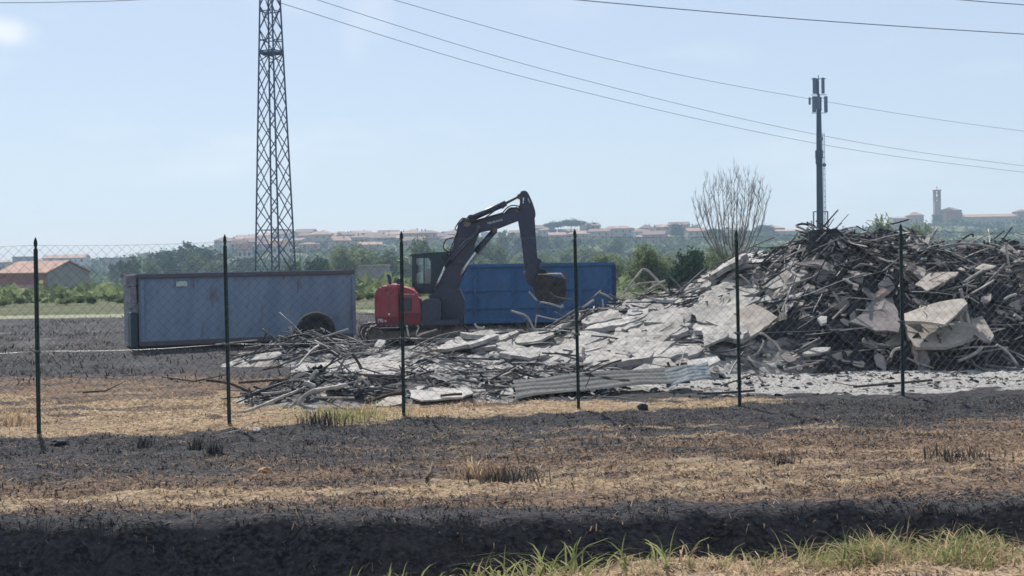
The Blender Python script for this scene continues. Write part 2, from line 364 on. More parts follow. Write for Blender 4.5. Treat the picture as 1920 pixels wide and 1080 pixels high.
def zone_masks(X, Y):
    """straw-coloured, ashy and singed-brown patches of the verge, 0..1, as they lie on the ground"""
    w = (fbm(X * .55, Y * 1.1, 51) - .5); w2 = (fbm(X * 2.2, Y * 5.0, 61) - .5); w3 = fbm(X * .9, Y * 4.5, 71)
    fy = fence_y(X)
    yy = Y + w * 1.6 + w2 * .9
    # left straw meadow behind the fence
    far = 27.3 + 0 * X
    left = sstep(-.9, .2, yy - fy + .25) * (1 - sstep(-1.2, 2.2, yy - far)) * (1 - sstep(-1.9, .6, X + w * 2.4))
    left *= np.clip(1.2 - 1.1 * sstep(.46, .62, fbm(X * .9, Y * 2.2, 81)) - .95 * sstep(22.6, 26.5, Y) * (.35 + w3), 0, 1)
    # thin strip along the fence
    strip = sstep(-.55, -.1, yy - fy) * (1 - sstep(.8, 1.5, yy - fy)) * (1 - sstep(2.6, 4.6, X + w * 3)) * np.clip(.35 + w3 * 1.1, 0, 1)
    # tan streak across the verge, wider and more mixed to the right
    c = np.interp(X, [-9, -4.7, -2.3, -.9, 1, 4, 7.5], [13.15, 13.2, 13.75, 14.05, 14.3, 14.9, 15.2])
    h = np.interp(X, [-9, -5, -2, 2, 5, 8], [.34, .45, .6, .95, 1.7, 2.2])
    band = 1 - sstep(.45, 1.25, np.abs(Y + w * .9 + w2 * .5 - c) / h)
    amt = np.interp(X, [-9, -2, 1, 7], [1.0, .95, .72, .52])
    fine = fbm(X * .8, Y * 6.5, 75, 3); band = band * amt * np.clip(.5 + 2.4 * (fine - .42), 0, 1.15)
    streak = sstep(.52, .68, fbm(X * .45, Y * 4.2, 91)) * (.30 + .35 * sstep(-4, 4, X)) * (1 - sstep(18.5, 19.7, Y)) * sstep(12.6, 13.2, Y)
    lip = (1 - sstep(10.2, 10.9, Y)) * sstep(-2.6, -.4, X + w * 2) * np.clip(.4 + w3, 0, 1)
    st = np.clip(np.maximum.reduce([left, strip, band, streak, lip]), 0, 1)
    brown = np.clip(sstep(12.5, 13, Y) * (1 - sstep(15.0, 18.8, Y - .3 * X + w * 3)) * (.42 + .9 * (w3 - .2)) * sstep(-9, -1, X + 3), 0, 1)
    brown = np.maximum(brown, np.clip((1 - sstep(27, 31, Y)) * sstep(19.5, 20.5, Y) * (1 - sstep(-3, -1, X)) * (.15 + w3), 0, 1))
    # ash ground round the rubble, clean grey dust on the right
    ex = X + w * 1.6
    ash = sstep(-4.6, -1.4, ex) * sstep(.3, 1.2, yy - fy - .8 - 1.3 * (1 - sstep(1, 5, ex)) + .9 * sstep(4.5, 6.5, ex)) * (1 - sstep(38, 42, Y))
    ash *= np.clip(.55 + .9 * (w3 - .25) + .5 * sstep(4.5, 6, ex), 0, 1)
    back = sstep(28, 32, Y) * (1 - sstep(60, 61, Y)) * (.36 + .34 * np.clip((fbm(X * .5, Y * .9, 101) - .5) * 3, -.6, 1))
    ash = np.maximum(ash, np.clip(back, 0, 1) * .62)
    return st, np.clip(ash, 0, 1), brown
def ground_mat():
    G = D.materials.new('burnt_ground'); G.use_nodes = True; nt = G.node_tree; b = nt.nodes['Principled BSDF']
    b.inputs['Roughness'].default_value = .95; b.inputs['Specular IOR Level'].default_value = .15
    geo = _n(nt, 'ShaderNodeNewGeometry'); pos = geo.outputs['Position']
    mp_ = _n(nt, 'ShaderNodeMapping'); mp_.inputs['Scale'].default_value = (1, 2.4, 1); nt.links.new(pos, mp_.inputs['Vector'])
    def noise(sc, det=6, ro=.65):
        n = _n(nt, 'ShaderNodeTexNoise', Scale=sc, Detail=float(det), Roughness=ro); nt.links.new(mp_.outputs[0], n.inputs['Vector']); return n.outputs['Fac']
    def rng(v, a, c, x=0., y=1.):
        r = _n(nt, 'ShaderNodeMapRange'); r.inputs['From Min'].default_value = a; r.inputs['From Max'].default_value = c
        r.inputs['To Min'].default_value = x; r.inputs['To Max'].default_value = y; nt.links.new(v, r.inputs['Value']); return r.outputs[0]
    def mix(f, c1, c2):
        n = _n(nt, 'ShaderNodeMixRGB')
        for nm, c in (('Color1', c1), ('Color2', c2)):
            if isinstance(c, tuple): n.inputs[nm].default_value = (*c, 1)
            else: nt.links.new(c, n.inputs[nm])
        nt.links.new(f, n.inputs['Fac']); return n.outputs[0]
    def attr(nm):
        a = _n(nt, 'ShaderNodeAttribute'); a.attribute_name = nm; return a.outputs['Fac']
    def mth(op, a, c):
        n = _n(nt, 'ShaderNodeMath'); n.operation = op
        for i_, v in enumerate((a, c)):
            if isinstance(v, (int, float)): n.inputs[i_].default_value = v
            else: nt.links.new(v, n.inputs[i_])
        return n.outputs[0]
    fine = noise(16); mid = noise(3.2); big = noise(.7)
    burnt = mix(rng(fine, .42, .68), (0.016, 0.016, 0.020), (0.095, 0.092, 0.096))
    burnt = mix(rng(mid, .42, .66, 0, .7), burnt, (0.085, 0.081, 0.084))
    brown = mix(rng(fine, .4, .62), (0.075, 0.052, 0.040), (0.29, 0.195, 0.13))
    straw = mix(rng(mid, .35, .65), (0.55, 0.425, 0.28), (0.26, 0.18, 0.12))
    straw = mix(rng(fine, .47, .62), straw, (0.13, 0.095, 0.07))
    ash = mix(rng(mid, .35, .62), (0.44, 0.43, 0.41), (0.33, 0.32, 0.305))
    ash = mix(rng(fine, .55, .68), ash, (0.10, 0.095, 0.09)); ash = mix(rng(big, .56, .68, 0, .6), ash, (0.12, 0.115, 0.11))
    jit = mth('MULTIPLY', mth('SUBTRACT', fine, .5), 1.1)
    def thr(a, lo=.36, hi=.64): return rng(mth('ADD', a, mth('MULTIPLY', jit, mth('MULTIPLY', 1.0, mth('GREATER_THAN', a, .02)))), lo, hi)
    c = mix(thr(attr('brown'), .4, .75), burnt, brown)
    c = mix(thr(attr('ash'), .35, .65), c, ash)
    c = mix(thr(attr('straw')), c, straw)
    # beyond the burnt field: pale track, then green and dry fields
    sep = _n(nt, 'ShaderNodeSeparateXYZ'); nt.links.new(pos, sep.inputs[0]); y = sep.outputs['Y']
    wob = mth('ADD', y, mth('MULTIPLY', mth('SUBTRACT', big, .5), 5))
    fld = mix(rng(noise(.12, 4), .4, .6), (0.060, 0.085, 0.036), (0.125, 0.115, 0.065))
    fld = mix(rng(noise(.5, 5), .5, .7), fld, (0.035, 0.058, 0.022))
    c = mix(rng(wob, 60, 61.5), c, (0.26, 0.26, 0.18)); c = mix(rng(wob, 64, 66), c, fld)
    nt.links.new(c, b.inputs['Base Color'])
    bp = _n(nt, 'ShaderNodeBump', Strength=.9); bp.inputs['Distance'].default_value = .05
    hh = mth('ADD', fine, mth('MULTIPLY', noise(45, 3), .5)); nt.links.new(hh, bp.inputs['Height']); nt.links.new(bp.outputs[0], b.inputs['Normal'])
    return G
M['ground'] = ground_mat()
build_ground()

# ================================================================== RUBBLE MOUNDS (the body of the heaps; pieces lie on them)
CPX = [560, 660, 760, 880, 1000, 1080, 1180, 1250, 1330, 1400, 1480, 1530, 1600, 1680, 1725, 1760, 1800, 1900]
CPY = [676, 668, 652, 638, 630, 600, 570, 560, 530, 492, 466, 440, 448, 436, 448, 472, 476, 464]
YC = 31.0
CX = [(p - 960) / FPX * YC for p in CPX] + [13.2, 15.5, 18.5]
CZ = [CAM_H + (px_horizon(p) - q) / FPX * YC for p, q in zip(CPX, CPY)] + [2.3, 1.4, -.2]
def heap_z(x, y):
    x = np.asarray(x, float); y = np.asarray(y, float)
    c = np.interp(x, CX, CZ, left=-.3)
    foot = np.interp(x, [-6, -3, 0, 3.5, 5.2, 7, 12], [28.5, 26.2, 24.6, 25.0, 26.6, 27.0, 27.0]) + (vnoise(x * .9, x * 0 + 4, 12) - .5) * .9
    back = 35.5
    t = np.where(y < YC, (y - foot) / (YC - foot), (back - y) / (back - YC))
    steep = sstep(5.0, 7.2, x)
    tt = np.clip(t, 0, 1)
    g = (1 - steep) * tt ** .9 + steep * np.where(y < YC, 1 - (1 - tt) ** 1.75, tt ** .8)
    z = c * g - .12 * (t <= 0) - .25 * np.clip(-t, 0, 1)
    def bump(cx, cy, rx, ry, h):
        d = np.sqrt(((x - cx) / rx) ** 2 + ((y - cy) / ry) ** 2); return h * np.clip(1 - d, -.4, 1) ** 1.0
    z = np.maximum(z, bump(-4.75, 32.0, 2.0, 1.6, .62))
    z = np.maximum(z, bump(-3.0, 23.2, 1.9, 1.5, .46)); z = np.maximum(z, bump(-1.4, 23.6, 2.6, 1.5, .36))
    z = np.maximum(z, bump(.8, 24.2, 2.2, 1.3, .3))
    n = (fbm(x * .8, y * .8, 111) - .5) * .5 + (fbm(x * 2.6, y * 2.6, 121) - .5) * .30
    z = z + n * sstep(.05, .6, z) * (.55 + .6 * steep)
    return z - .05
def build_heap():
    xs = np.arange(-8, 19.5, .085); ys = np.arange(21, 36.6, .085)
    X, Y = np.meshgrid(xs, ys); Z = heap_z(X, Y) + ((vnoise(X * 7, Y * 7, 33) - .5) * .11 + (fbm(X * 3.3, Y * 3.3, 35, 3) - .5) * .16) * sstep(0, .3, heap_z(X, Y))
    gz = ground_z(X, Y); Z = np.where(Z < gz - .02, gz - .12, Z)
    nx = len(xs); V = np.stack([X, Y, Z], -1).reshape(-1, 3)
    i = np.arange(len(ys) - 1)[:, None] * nx + np.arange(nx - 1)[None, :]
    F = np.stack([i, i + 1, i + nx + 1, i + nx], -1).reshape(-1, 4)
    keep = (Z.ravel()[F] > gz.ravel()[F] - .1).any(1); F = F[keep]
    me = np_mesh('rubble_mound', V, F, M['mound'], smooth=False)
    dark = np.clip(sstep(5.0, 6.2, X + (fbm(X, Y, 9) - .5) * 2.2), 0, 1)
    dark = np.maximum(dark, sstep(.05, .25, np.clip(.62 - np.hypot((X + 4.75) / 2, (Y - 32) / 1.6), 0, 1)))
    dark = np.maximum(dark, .75 * sstep(0, .3, 1 - np.hypot((X + 2.7) / 2, (Y - 23.2) / 1.5)))
    a = me.attributes.new('dark', 'FLOAT', 'POINT'); a.data.foreach_set('value', dark.ravel().astype(np.float32))
    o = D.objects.new('rubble_mound', me); COL.objects.link(o)
    tag(o, 'grey ash and black char heaped under the slabs and bars behind the fence', 'rubble', kind='stuff'); return o
def mound_mat():
    G = mat('ash_and_char', (.3, .3, .3), .95, bump=.8, bscale=9); nt = G.node_tree; b = nt.nodes['Principled BSDF']
    tcn = _n(nt, 'ShaderNodeTexCoord')
    def col(c1, c2, sc, lo, hi):
        n = _n(nt, 'ShaderNodeTexNoise', Scale=sc, Detail=6.0, Roughness=.65); nt.links.new(tcn.outputs['Object'], n.inputs['Vector'])
        r = _n(nt, 'ShaderNodeMapRange'); r.inputs['From Min'].default_value = lo; r.inputs['From Max'].default_value = hi; nt.links.new(n.outputs['Fac'], r.inputs['Value'])
        m_ = _n(nt, 'ShaderNodeMixRGB'); m_.inputs['Color1'].default_value = (*c1, 1); m_.inputs['Color2'].default_value = (*c2, 1); nt.links.new(r.outputs[0], m_.inputs['Fac']); return m_.outputs[0]
    a_ = col((.32, .307, .288), (.08, .078, .075), 4, .46, .62); d_ = col((.022, .022, .026), (.10, .096, .094), 6, .5, .7)
    at_ = _n(nt, 'ShaderNodeAttribute'); at_.attribute_name = 'dark'
    m_ = _n(nt, 'ShaderNodeMixRGB'); nt.links.new(at_.outputs['Fac'], m_.inputs['Fac']); nt.links.new(a_, m_.inputs['Color1']); nt.links.new(d_, m_.inputs['Color2'])
    nt.links.new(m_.outputs[0], b.inputs['Base Color']); return G
M['mound'] = mound_mat()
build_heap()
def surf(x, y): return np.maximum(heap_z(x, y), ground_z(x, y))
_YM = np.arange(12.6, 60, .04)
def hit(px, py, ymax=34.5):
    d = ray(px, py); Y = _YM[_YM < ymax]; x = d.x / d.y * Y; z = CAM_H + d.z / d.y * Y
    k = np.nonzero(z <= surf(x, Y))[0]
    if len(k) == 0: return at(px, py, YC)
    return at(px, py, float(Y[k[0]]))

# ================================================================== STUBBLE
def blades(n, xr, yr, accept, L, w, tilt, material, name, label):
    x = RNG.uniform(*xr, n); y = RNG.uniform(*yr, n)
    k = RNG.random(n) < accept(x, y) * np.clip((fbm(x * 1.3, y * 3.4, len(name), 4) - .40) * 5.5, .28, 1); x = x[k]; y = y[k]; n = len(x)
    z = ground_z(x, y); a = RNG.uniform(0, 2 * np.pi, n); t = RNG.uniform(*tilt, n); l = RNG.uniform(*L, n)
    dx = np.cos(a) * np.cos(t); dy = np.sin(a) * np.cos(t) ; dz = np.sin(t)
    tip = np.stack([x + dx * l, y + dy * l, z + dz * l], -1)
    ww = RNG.uniform(.6, 1.4, n) * w; px_ = -np.sin(a) * ww; py_ = np.cos(a) * ww
    zz = z - .004
    A = np.stack([x + px_, y + py_, zz], -1); B = np.stack([x - px_, y - py_, zz], -1)
    mid = np.stack([x + dx * l * .55, y + dy * l * .55, z + dz * l * .75 + .01], -1)
    C = mid + np.stack([px_, py_, 0 * ww], -1) * .7; E = mid - np.stack([px_, py_, 0 * ww], -1) * .7
    V = np.stack([A, B, E, C, tip], 1).reshape(-1, 3); o = np.arange(n)[:, None] * 5
    F = np.concatenate([o + np.array([[0, 1, 2]]), o + np.array([[0, 2, 3]]), o + np.array([[3, 2, 4]])], 0)
    me = np_mesh(name, V, F, material); ob = D.objects.new(name, me); COL.objects.link(ob)
    tag(ob, label, name.replace('_', ' '), kind='stuff'); return ob
def m_straw(x, y): return np.clip(zone_masks(x, y)[0] * 1.5 - .35, 0, 1)
def m_burn(x, y):
    s, a, b_ = zone_masks(x, y); return np.clip(1 - s * 1.2 - a * 1.6, 0, 1) * .9 * (y > 12.0)
def m_brown(x, y):
    s, a, b_ = zone_masks(x, y); return np.clip(b_ * 1.2 + .25 * s + .05 - a, 0, 1) * (y > 12.1) * np.where(y > 19.3, .4, 1)
blades(150000, (-9.5, 9.5), (12.2, 27), m_straw, (.05, .17), .005, (.0, .28), M['straw'], 'dry_straw_stubble', 'pale dry straw stubble left in unburnt patches of the verge')
blades(120000, (-9.5, 9.5), (11.6, 21.5), m_burn, (.03, .11), .006, (.0, .45), M['char_blade'], 'charred_grass_stubble', 'black charred grass stubble covering the burnt verge')
blades(26000, (-4.5, 7), (9.4, 10.8), lambda x, y: 0 * x + .8, (.04, .16), .004, (.0, .5), M['straw'], 'dry_bank_litter', 'dry grass litter lying on the near ditch bank')
blades(120000, (-9.5, 9.5), (12.1, 27), m_brown, (.05, .15), .005, (.0, .35), M['brown_blade'], 'singed_grass_stubble', 'brown singed grass stubble between the black and tan streaks')

blades(42000, (-19, 1.5), (26.5, 60), lambda x, y: np.clip((fbm(x * .5, y * .5, 171) - .36) * 3.2, 0, 1) * (x < (y - 20) * .06 - .5) * (np.abs(x) < y * .4), (.10, .32), .012, (.05, .6), M['char_blade'], 'charred_field_stubble', 'black and ashen clods and stubble over the burnt field round the grey container')
blades(12000, (-19, 1.5), (26.5, 60), lambda x, y: np.clip((fbm(x * .35, y * .8, 181) - .52) * 5, 0, 1) * (x < (y - 20) * .06 - .5) * (np.abs(x) < y * .4), (.10, .30), .012, (.0, .4), M['brown_blade'], 'singed_field_stubble', 'singed brown streaks of stubble on the burnt field at left')

blades(9000, (-9, 9), (10.7, 12.5), lambda x, y: 0 * x + .5, (.03, .10), .005, (.1, 1.2), M['brown_blade'], 'ditch_bank_litter', 'scattered singed stalks hanging on the black ditch bank')
# ================================================================== FENCE
posts_px = [(73, 812), (430, 795), (757, 782), (1085, 771), (1387, 762), (1693, 748)]
PB = [gnd(a, b) for a, b in posts_px]
PB = [PB[0] + (PB[0] - PB[1])] + PB + [PB[-1] + (PB[-1] - PB[-2])]
for p in PB: p.z = float(ground_z(p.x, p.y))
fence = empty('chain_link_fence', PB[0], 'green wire mesh fence on six visible dark posts between burnt verge and rubble', 'fence')
PH = 2.69
def post_mesh():
    b = MB(); b.box((0, 0, 1.22), (.048, .040, 2.6))
    return b.build('fence_post', M['post'], None)
pm = post_mesh(); pmesh = pm.data; D.objects.remove(pm)
b = MB(); b.tube([(0, 0, 2.50), (0, 0, 2.525), (0, 0, 2.54), (0, 0, 2.60), (0, 0, 2.645), (0, 0, PH)], [.026, .028, .015, .028, .022, .006], 8)
fm = b.build('spear_finial', M['post']); fmesh = fm.data; D.objects.remove(fm)
b = MB(); b.tube([(0, 0, -.02), (0, 0, .02)], .046, 8); b.bar((0, 0, 0), (-.07, -.03, .01), .02)
cm = b.build('wire_clamp', M['wire']); cmesh = cm.data; D.objects.remove(cm)
for i, p in enumerate(PB):
    lean = (RNG.uniform(-.010, .010), RNG.uniform(-.010, .010), 0)
    po = inst('fence_post', pmesh, fence, p - PB[0], lean)
    inst('spear_finial', fmesh, po)
    for hz in ((1.12,) if i not in (6,) else (1.16,)): inst('wire_clamp', cmesh, po, (0, 0, hz))
TOP, BOT = 2.58, .10
wdt = .134
for i in range(len(PB) - 1):
    A, B_ = PB[i], PB[i + 1]; d = B_ - A; Ls = d.xy.length; n = round(Ls / wdt); w = Ls / n
    ux = Vector((d.x / Ls, d.y / Ls, 0)); rows = int((TOP - BOT) / (w / 2)); Vs = []; Fs = []
    yo = Vector((ux.y, -ux.x, 0)) * .028
    for fam in (1, -1):
        for k in range(n + 1):
            path = []
            for r in range(rows + 1):
                s = k * w + fam * (.5 * w if r % 2 else 0)
                if s < 0 or s > Ls: s = min(max(s, 0), Ls)
                sag = math.sin(s / Ls * math.pi) * .012
                z0 = A.z + (B_.z - A.z) * s / Ls
                path.append(A + ux * s + yo * (1 + .12 * fam) + Vector((math.sin(r * 1.7 + k) * .002, 0, z0 - A.z + TOP - r * w / 2 - sag)))
            base = len(Vs); rr = .0026
            for p in path:
                for a_ in (0, 2.09, 4.19): Vs.append((p.x + math.cos(a_) * rr * ux.x, p.y + math.cos(a_) * rr * ux.y + math.sin(a_) * rr, p.z))
            for r in range(rows):
                for q in range(3):
                    Fs.append((base + r * 3 + q, base + r * 3 + (q + 1) % 3, base + r * 3 + 3 + (q + 1) % 3, base + r * 3 + 3 + q))
    o0 = ORG[fence.name]
    me = np_mesh('wire_mesh', np.array(Vs) - np.array(o0), np.array(Fs), M['wire'])
    inst('wire_mesh', me, fence)
for z, mt in ((TOP, 'wire'), (1.13, 'string'), (.14, 'wire')):
    b = MB()
    for i in range(len(PB) - 1):
        A, B_ = PB[i], PB[i + 1]; pts = []
        for k in range(9):
            t = k / 8; p = A.lerp(B_, t); pts.append(p + Vector((0, -.05, z - math.sin(t * math.pi) * (.02 if z > 2 else .035))))
        b.tube(pts, .0018 if mt == 'string' else .0022, 5)
    b.build('tension_wire', M[mt], fence)

# ================================================================== CONTAINERS
def container(root, A, B_, depth, H, mats, ribs, bottom=.12):
    """open top skip; A, B_ = near bottom corners of the long side facing us (x to the right)"""
    ux = Vector((B_.x - A.x, B_.y - A.y, 0)); L = ux.length; ux.normalize(); uy = Vector((-ux.y, ux.x, 0))
    Mx = Matrix((ux, uy, Vector((0, 0, 1)))).transposed()
    def bx(b, x, y, z, sx, sy, sz): b.box(A + Mx @ Vector((x, y, z)), (sx, sy, sz), Mx)
    side, edge, end = mats; t = .05
    def one(nm, mt, *bs, bevel=0):
        b = MB()
        for q in bs: bx(b, *q)
        return b.build(nm, mt, root, bevel=bevel)
    zc = (H + bottom) / 2; hh = H - bottom
    b = MB()      # side sheet with shallow pressed waves and dents
    nx_, nz_ = 40, 10; V = []; F = []
    for i in range(nx_ + 1):
        for k in range(nz_ + 1):
            x = L * i / nx_; z = bottom + hh * k / nz_
            dd = .016 * math.sin(x * 1.9 + .4) * math.sin(k / nz_ * math.pi) + (float(fbm(x * 1.3, z * 1.3, 77)) - .5) * .05
            V.append(A + Mx @ Vector((x, dd if 0 < i < nx_ and 0 < k < nz_ else 0, z)))
    for i in range(nx_):
        for k in range(nz_):
            a_ = i * (nz_ + 1) + k; F.append((a_, a_ + nz_ + 1, a_ + nz_ + 2, a_ + 1))
    b.add(V, F, True); b.build('side_panel', side, root)
    one('side_panel', side, (L / 2, depth, zc, L, t, hh)); one('floor_panel', side, (L / 2, depth / 2, bottom + .03, L - .12, depth - .12, t))
    one('end_panel', end, (t / 2, depth / 2, zc, t, depth - .06, hh)); one('end_panel', side, (L - t / 2, depth / 2, zc, t, depth - .06, hh))
    one('top_rail', edge, (L / 2, -.035, H - .05, L + .06, .075, .11), bevel=.012); one('top_rail', edge, (L / 2, depth + .05, H - .05, L + .06, .075, .11))
    one('end_rail', edge, (-.03, depth / 2, H - .055, .07, depth + .1, .11)); one('end_rail', edge, (L + .03, depth / 2, H - .055, .07, depth + .1, .11))
    one('bottom_rail', edge, (L / 2, -.03, bottom + .05, L, .07, .12))
    for x in ribs: one('rib', side, (x, -.03, zc - .06, .10, .055, hh - .22), bevel=.012)
    one('skid', edge, (L / 2, depth * .3, bottom / 2, L - .1, .14, bottom)); one('skid', edge, (L / 2, depth * .7, bottom / 2, L - .1, .14, bottom))
    return Mx, L, one
A = gnd(263, 657); B_ = gnd(662, 640); A.z = B_.z = 0
gc = empty('waste_container', A, 'dented grey blue open waste container with rusty top edge at left', 'container')
Mx, L, one = container(gc, A, B_, 2.35, 2.03, (M['greysteel'], M['rustedge'], M['palesteel']), [.08, L if False else 6.0])
one('corner_block', M['palesteel'], (-.17, .35, 1.86, .26, .55, .30), bevel=.02)
one('door_frame', M['palesteel'], (-.13, .30, 1.48, .16, .5, .46), bevel=.02)
one('latch_block', M['palesteel'], (-.15, .12, 1.13, .13, .22, .22), bevel=.02)
one('lower_door', M['cabpaint'], (-.13, .32, .55, .17, .52, .92), bevel=.02)
one('hinge', M['rustedge'], (-.21, .02, 1.12, .10, .04, .03))
b = MB(); 
for x, z in ((0, 0),): b.box(A + Mx @ Vector((1.13, -.03, 1.75)), (.30, .02, .14), Mx)
b.build('sticker', M['label'], gc, bevel=.009)
A = at(812, 611, 47.0); B_ = at(1151, 606.5, 47.0); A.z = B_.z = 0
bc = empty('blue_container', A, 'bright blue waste container standing behind the excavator arm', 'container')
Mx, L, one = container(bc, A, B_, 2.35, 2.10, (M['bluesteel'], M['bluesteel'], M['bluesteel']), [.06, 1.45, 2.75, 3.9, 5.0, L * 0 + 6.04])
one('mid_rail', M['bluesteel'], (L / 2, -.025, 1.22, L - .1, .05, .07), bevel=.01)
one('mid_rail', M['bluesteel'], (L / 2, -.025, .62, L - .1, .05, .07), bevel=.01)
one('corner_post', M['blueedge'], (L + .02, -.02, 1.05, .14, .12, 1.95), bevel=.015)

# ================================================================== EXCAVATOR (seen from its right side, boom to the right)
EY = 38.0
def P(px, py):
    p = at(px, py, EY); return (p.x, p.z)
def P3(u, v): return P(640 + u / 3.6, 340 + v / 3.6)          # helpers reading coordinates off enlarged details
def P7(u, v): return P(700 + u / 7.71, 520 + v / 7.71)
def P9(u, v): return P(740 + u / 9, 440 + v / 9)
def Pb(u, v): return P(860 + u / 10.8, 350 + v / 10.8)
def Pk(u, v): return P(940 + u / 6.75, 460 + v / 6.75)
xc = P(790, 640)[0]
ex = empty('excavator', (xc, EY, 0), 'red and black crawler excavator with raised arm among the rubble', 'excavator')
def part(nm, mt, polys, parent=ex, bevel=.02):
    b = MB()
    for poly, y0, y1 in polys: b.prism(poly, EY + y0, EY + y1)
    return b.build(nm, mt, parent, bevel=bevel)
def cyl(nm, mt, pts, r, parent=ex, y=0, n=10):
    b = MB(); b.tube([(p[0], EY + y, p[1]) for p in pts], r, n); return b.build(nm, mt, parent)
# undercarriage
def track(y, dx):
    x0 = P(679, 630)[0] + dx; x1 = x0 + 2.75; hgt = .56; r = hgt / 2; zc = r + .0
    yaw = Matrix.Rotation(R(8), 3, 'Z'); cen = Vector((xc, EY, 0))
    W = lambda p: cen + yaw @ (Vector(p) - cen)
    path = []
    L = x1 - x0 - 2 * r; tot = 2 * L + 2 * math.pi * r; n = 46
    for k in range(n):
        s = tot * k / n
        if s < L: path.append((x0 + r + s, 2 * r, 0))
        elif s < L + math.pi * r:
            a_ = (s - L) / r; path.append((x1 - r + r * math.sin(a_), r + r * math.cos(a_), -a_))
        elif s < 2 * L + math.pi * r: path.append((x1 - r - (s - L - math.pi * r), 0, math.pi))
        else:
            a_ = (s - 2 * L - math.pi * r) / r; path.append((x0 + r - r * math.sin(a_), r - r * math.cos(a_), math.pi - a_))
    belt = MB()
    inner = [(px_, pz_) for px_, pz_, _ in path]
    ring = [(cx_ + (px_ - cx_) * .93, r + (pz_ - r) * .86) for px_, pz_ in inner for cx_ in [min(max(px_, x0 + r), x1 - r)]]
    nn = len(ring)
    Vv = [W((a_, EY + y - .2, z)) for a_, z in inner] + [W((a_, EY + y + .2, z)) for a_, z in inner] + [W((a_, EY + y - .2, z)) for a_, z in ring] + [W((a_, EY + y + .2, z)) for a_, z in ring]
    Ff = []
    for k in range(nn):
        j = (k + 1) % nn
        Ff += [(k, j, nn + j, nn + k), (2 * nn + k, 2 * nn + j, j, k), (3 * nn + j, 3 * nn + k, nn + k, nn + j), (2 * nn + j, 2 * nn + k, 3 * nn + k, 3 * nn + j)]
    belt.add(Vv, Ff); tb = belt.build('track', M['rubber'], ex)
    for px_, pz_, a_ in path:
        b2 = MB(); rot = yaw @ Matrix.Rotation(-a_ if False else a_, 3, 'Y').inverted()
        b2.box(W((px_, EY + y, pz_)), (.075, .44, .035), rot); b2.build('track_shoe', M['tracksteel'], tb)
    b3 = MB(); b3.box(W(((x0 + x1) / 2, EY + y, r)), (L, .26, .24), yaw); b3.build('track_frame', M['tracksteel'], ex, bevel=.03)
    for xw, rw in ((x0 + r, .21), (x1 - r, .21)):
        b4 = MB(); b4.tube([W((xw, EY + y - .17, r)), W((xw, EY + y + .17, r))], rw, 14); b4.build('sprocket', M['tracksteel'], ex)
    for q in range(5):
        b4 = MB(); xw = x0 + r + .25 + q * (L - .5) / 4; b4.tube([W((xw, EY + y - .15, .13)), W((xw, EY + y + .15, .13))], .09, 10); b4.build('roller', M['tracksteel'], ex)
track(-.85, .08); track(.85, -.04)
b = MB(); b.box((xc, EY, .42), (1.1, 1.4, .28)); b.tube([(xc, EY, .5), (xc, EY, .66)], .5, 20); b.build('undercarriage', M['tracksteel'], ex, bevel=.02)
# upper body
part('platform', M['black'], [([P(712, 607), P(862, 606), P(862, 596), P(712, 598)], -1.08, 1.08)])
cw = part('counterweight', M['red'], [([P7(98, 660), P7(75, 560), P7(74, 230), P7(96, 180), P7(150, 118), P7(405, 112), P7(415, 660)], -1.1, 1.1)], bevel=.045)
hood = part('engine_hood', M['red'], [([P7(424, 655), P7(424, 116), P7(560, 150), P7(648, 195), P7(700, 300), P7(722, 420), P7(722, 655)], -1.08, -.05)], bevel=.04)
part('lower_skirt', M['darkred'], [([P7(100, 662), P7(90, 545), P7(414, 545), P7(414, 664)], -1.115, -1.102)], cw, bevel=.004)
part('grille', M['black'], [([P7(432, 470), P7(432, 282), P7(600, 282), P7(600, 470)], -1.095, -1.075)], hood, bevel=.005)
part('lower_skirt', M['darkred'], [([P7(440, 652), P7(440, 490), P7(716, 490), P7(718, 652)], -1.096, -1.078)], hood, bevel=.004)
part('hood_crease', M['darkred'], [([P7(285, 235), P7(300, 235), P7(345, 175), P7(330, 172)], -1.107, -1.095), ([P7(215, 190), P7(225, 165), P7(265, 160), P7(255, 190)], -1.107, -1.095)], cw, bevel=0)
for x_ in (150, 262, 372):
    part('panel_seam', M['black'], [([P7(x_, 540), P7(x_ + 18, 240), P7(x_ + 22, 240), P7(x_ + 4, 540)], -1.104, -1.098)], cw, bevel=0)
for z_ in (510, 530, 550): part('vent_slot', M['black'], [([P7(610, z_), P7(610, z_ - 9), P7(690, z_ - 9), P7(690, z_)], -1.102, -1.094)], hood, bevel=0)
part('panel_seam', M['black'], [([P7(426, 250), P7(426, 246), P7(660, 246), P7(662, 250)], -1.087, -1.078)], hood, bevel=0)
for k_ in range(7): part('grille_bar', M['tracksteel'], [([P7(438, 300 + k_ * 24), P7(438, 306 + k_ * 24), P7(594, 306 + k_ * 24), P7(594, 300 + k_ * 24)], -1.104, -1.09)], hood, bevel=0)
part('top_cover', M['red'], [([P7(215, 117), P7(225, 95), P7(400, 95), P7(405, 114)], -.8, .5)], cw, bevel=.02)
part('tail_light', M['taillight'], [([P7(92, 345), P7(92, 240), P7(122, 240), P7(122, 345)], -1.112, -1.09)], cw, bevel=.005)
part('reflector', M['lamp'], [([P7(265, 522), P7(268, 498), P7(292, 496), P7(292, 520)], -1.112, -1.098)], cw, bevel=.004)
part('tool_box', M['black'], [([P7(726, 655), P7(726, 330), P7(800, 300), P7(1000, 300), P7(1010, 655)], -1.04, -.28)], bevel=.03)
part('step', M['tracksteel'], [([P7(1060, 660), P7(1060, 600), P7(1210, 600), P7(1210, 660)], -.9, .9)], bevel=.02)
part('grab_handle', M['lamp'], [([P7(672, 268), P7(690, 262), P7(728, 290), P7(716, 297)], -.98, -.9)], bevel=.004)
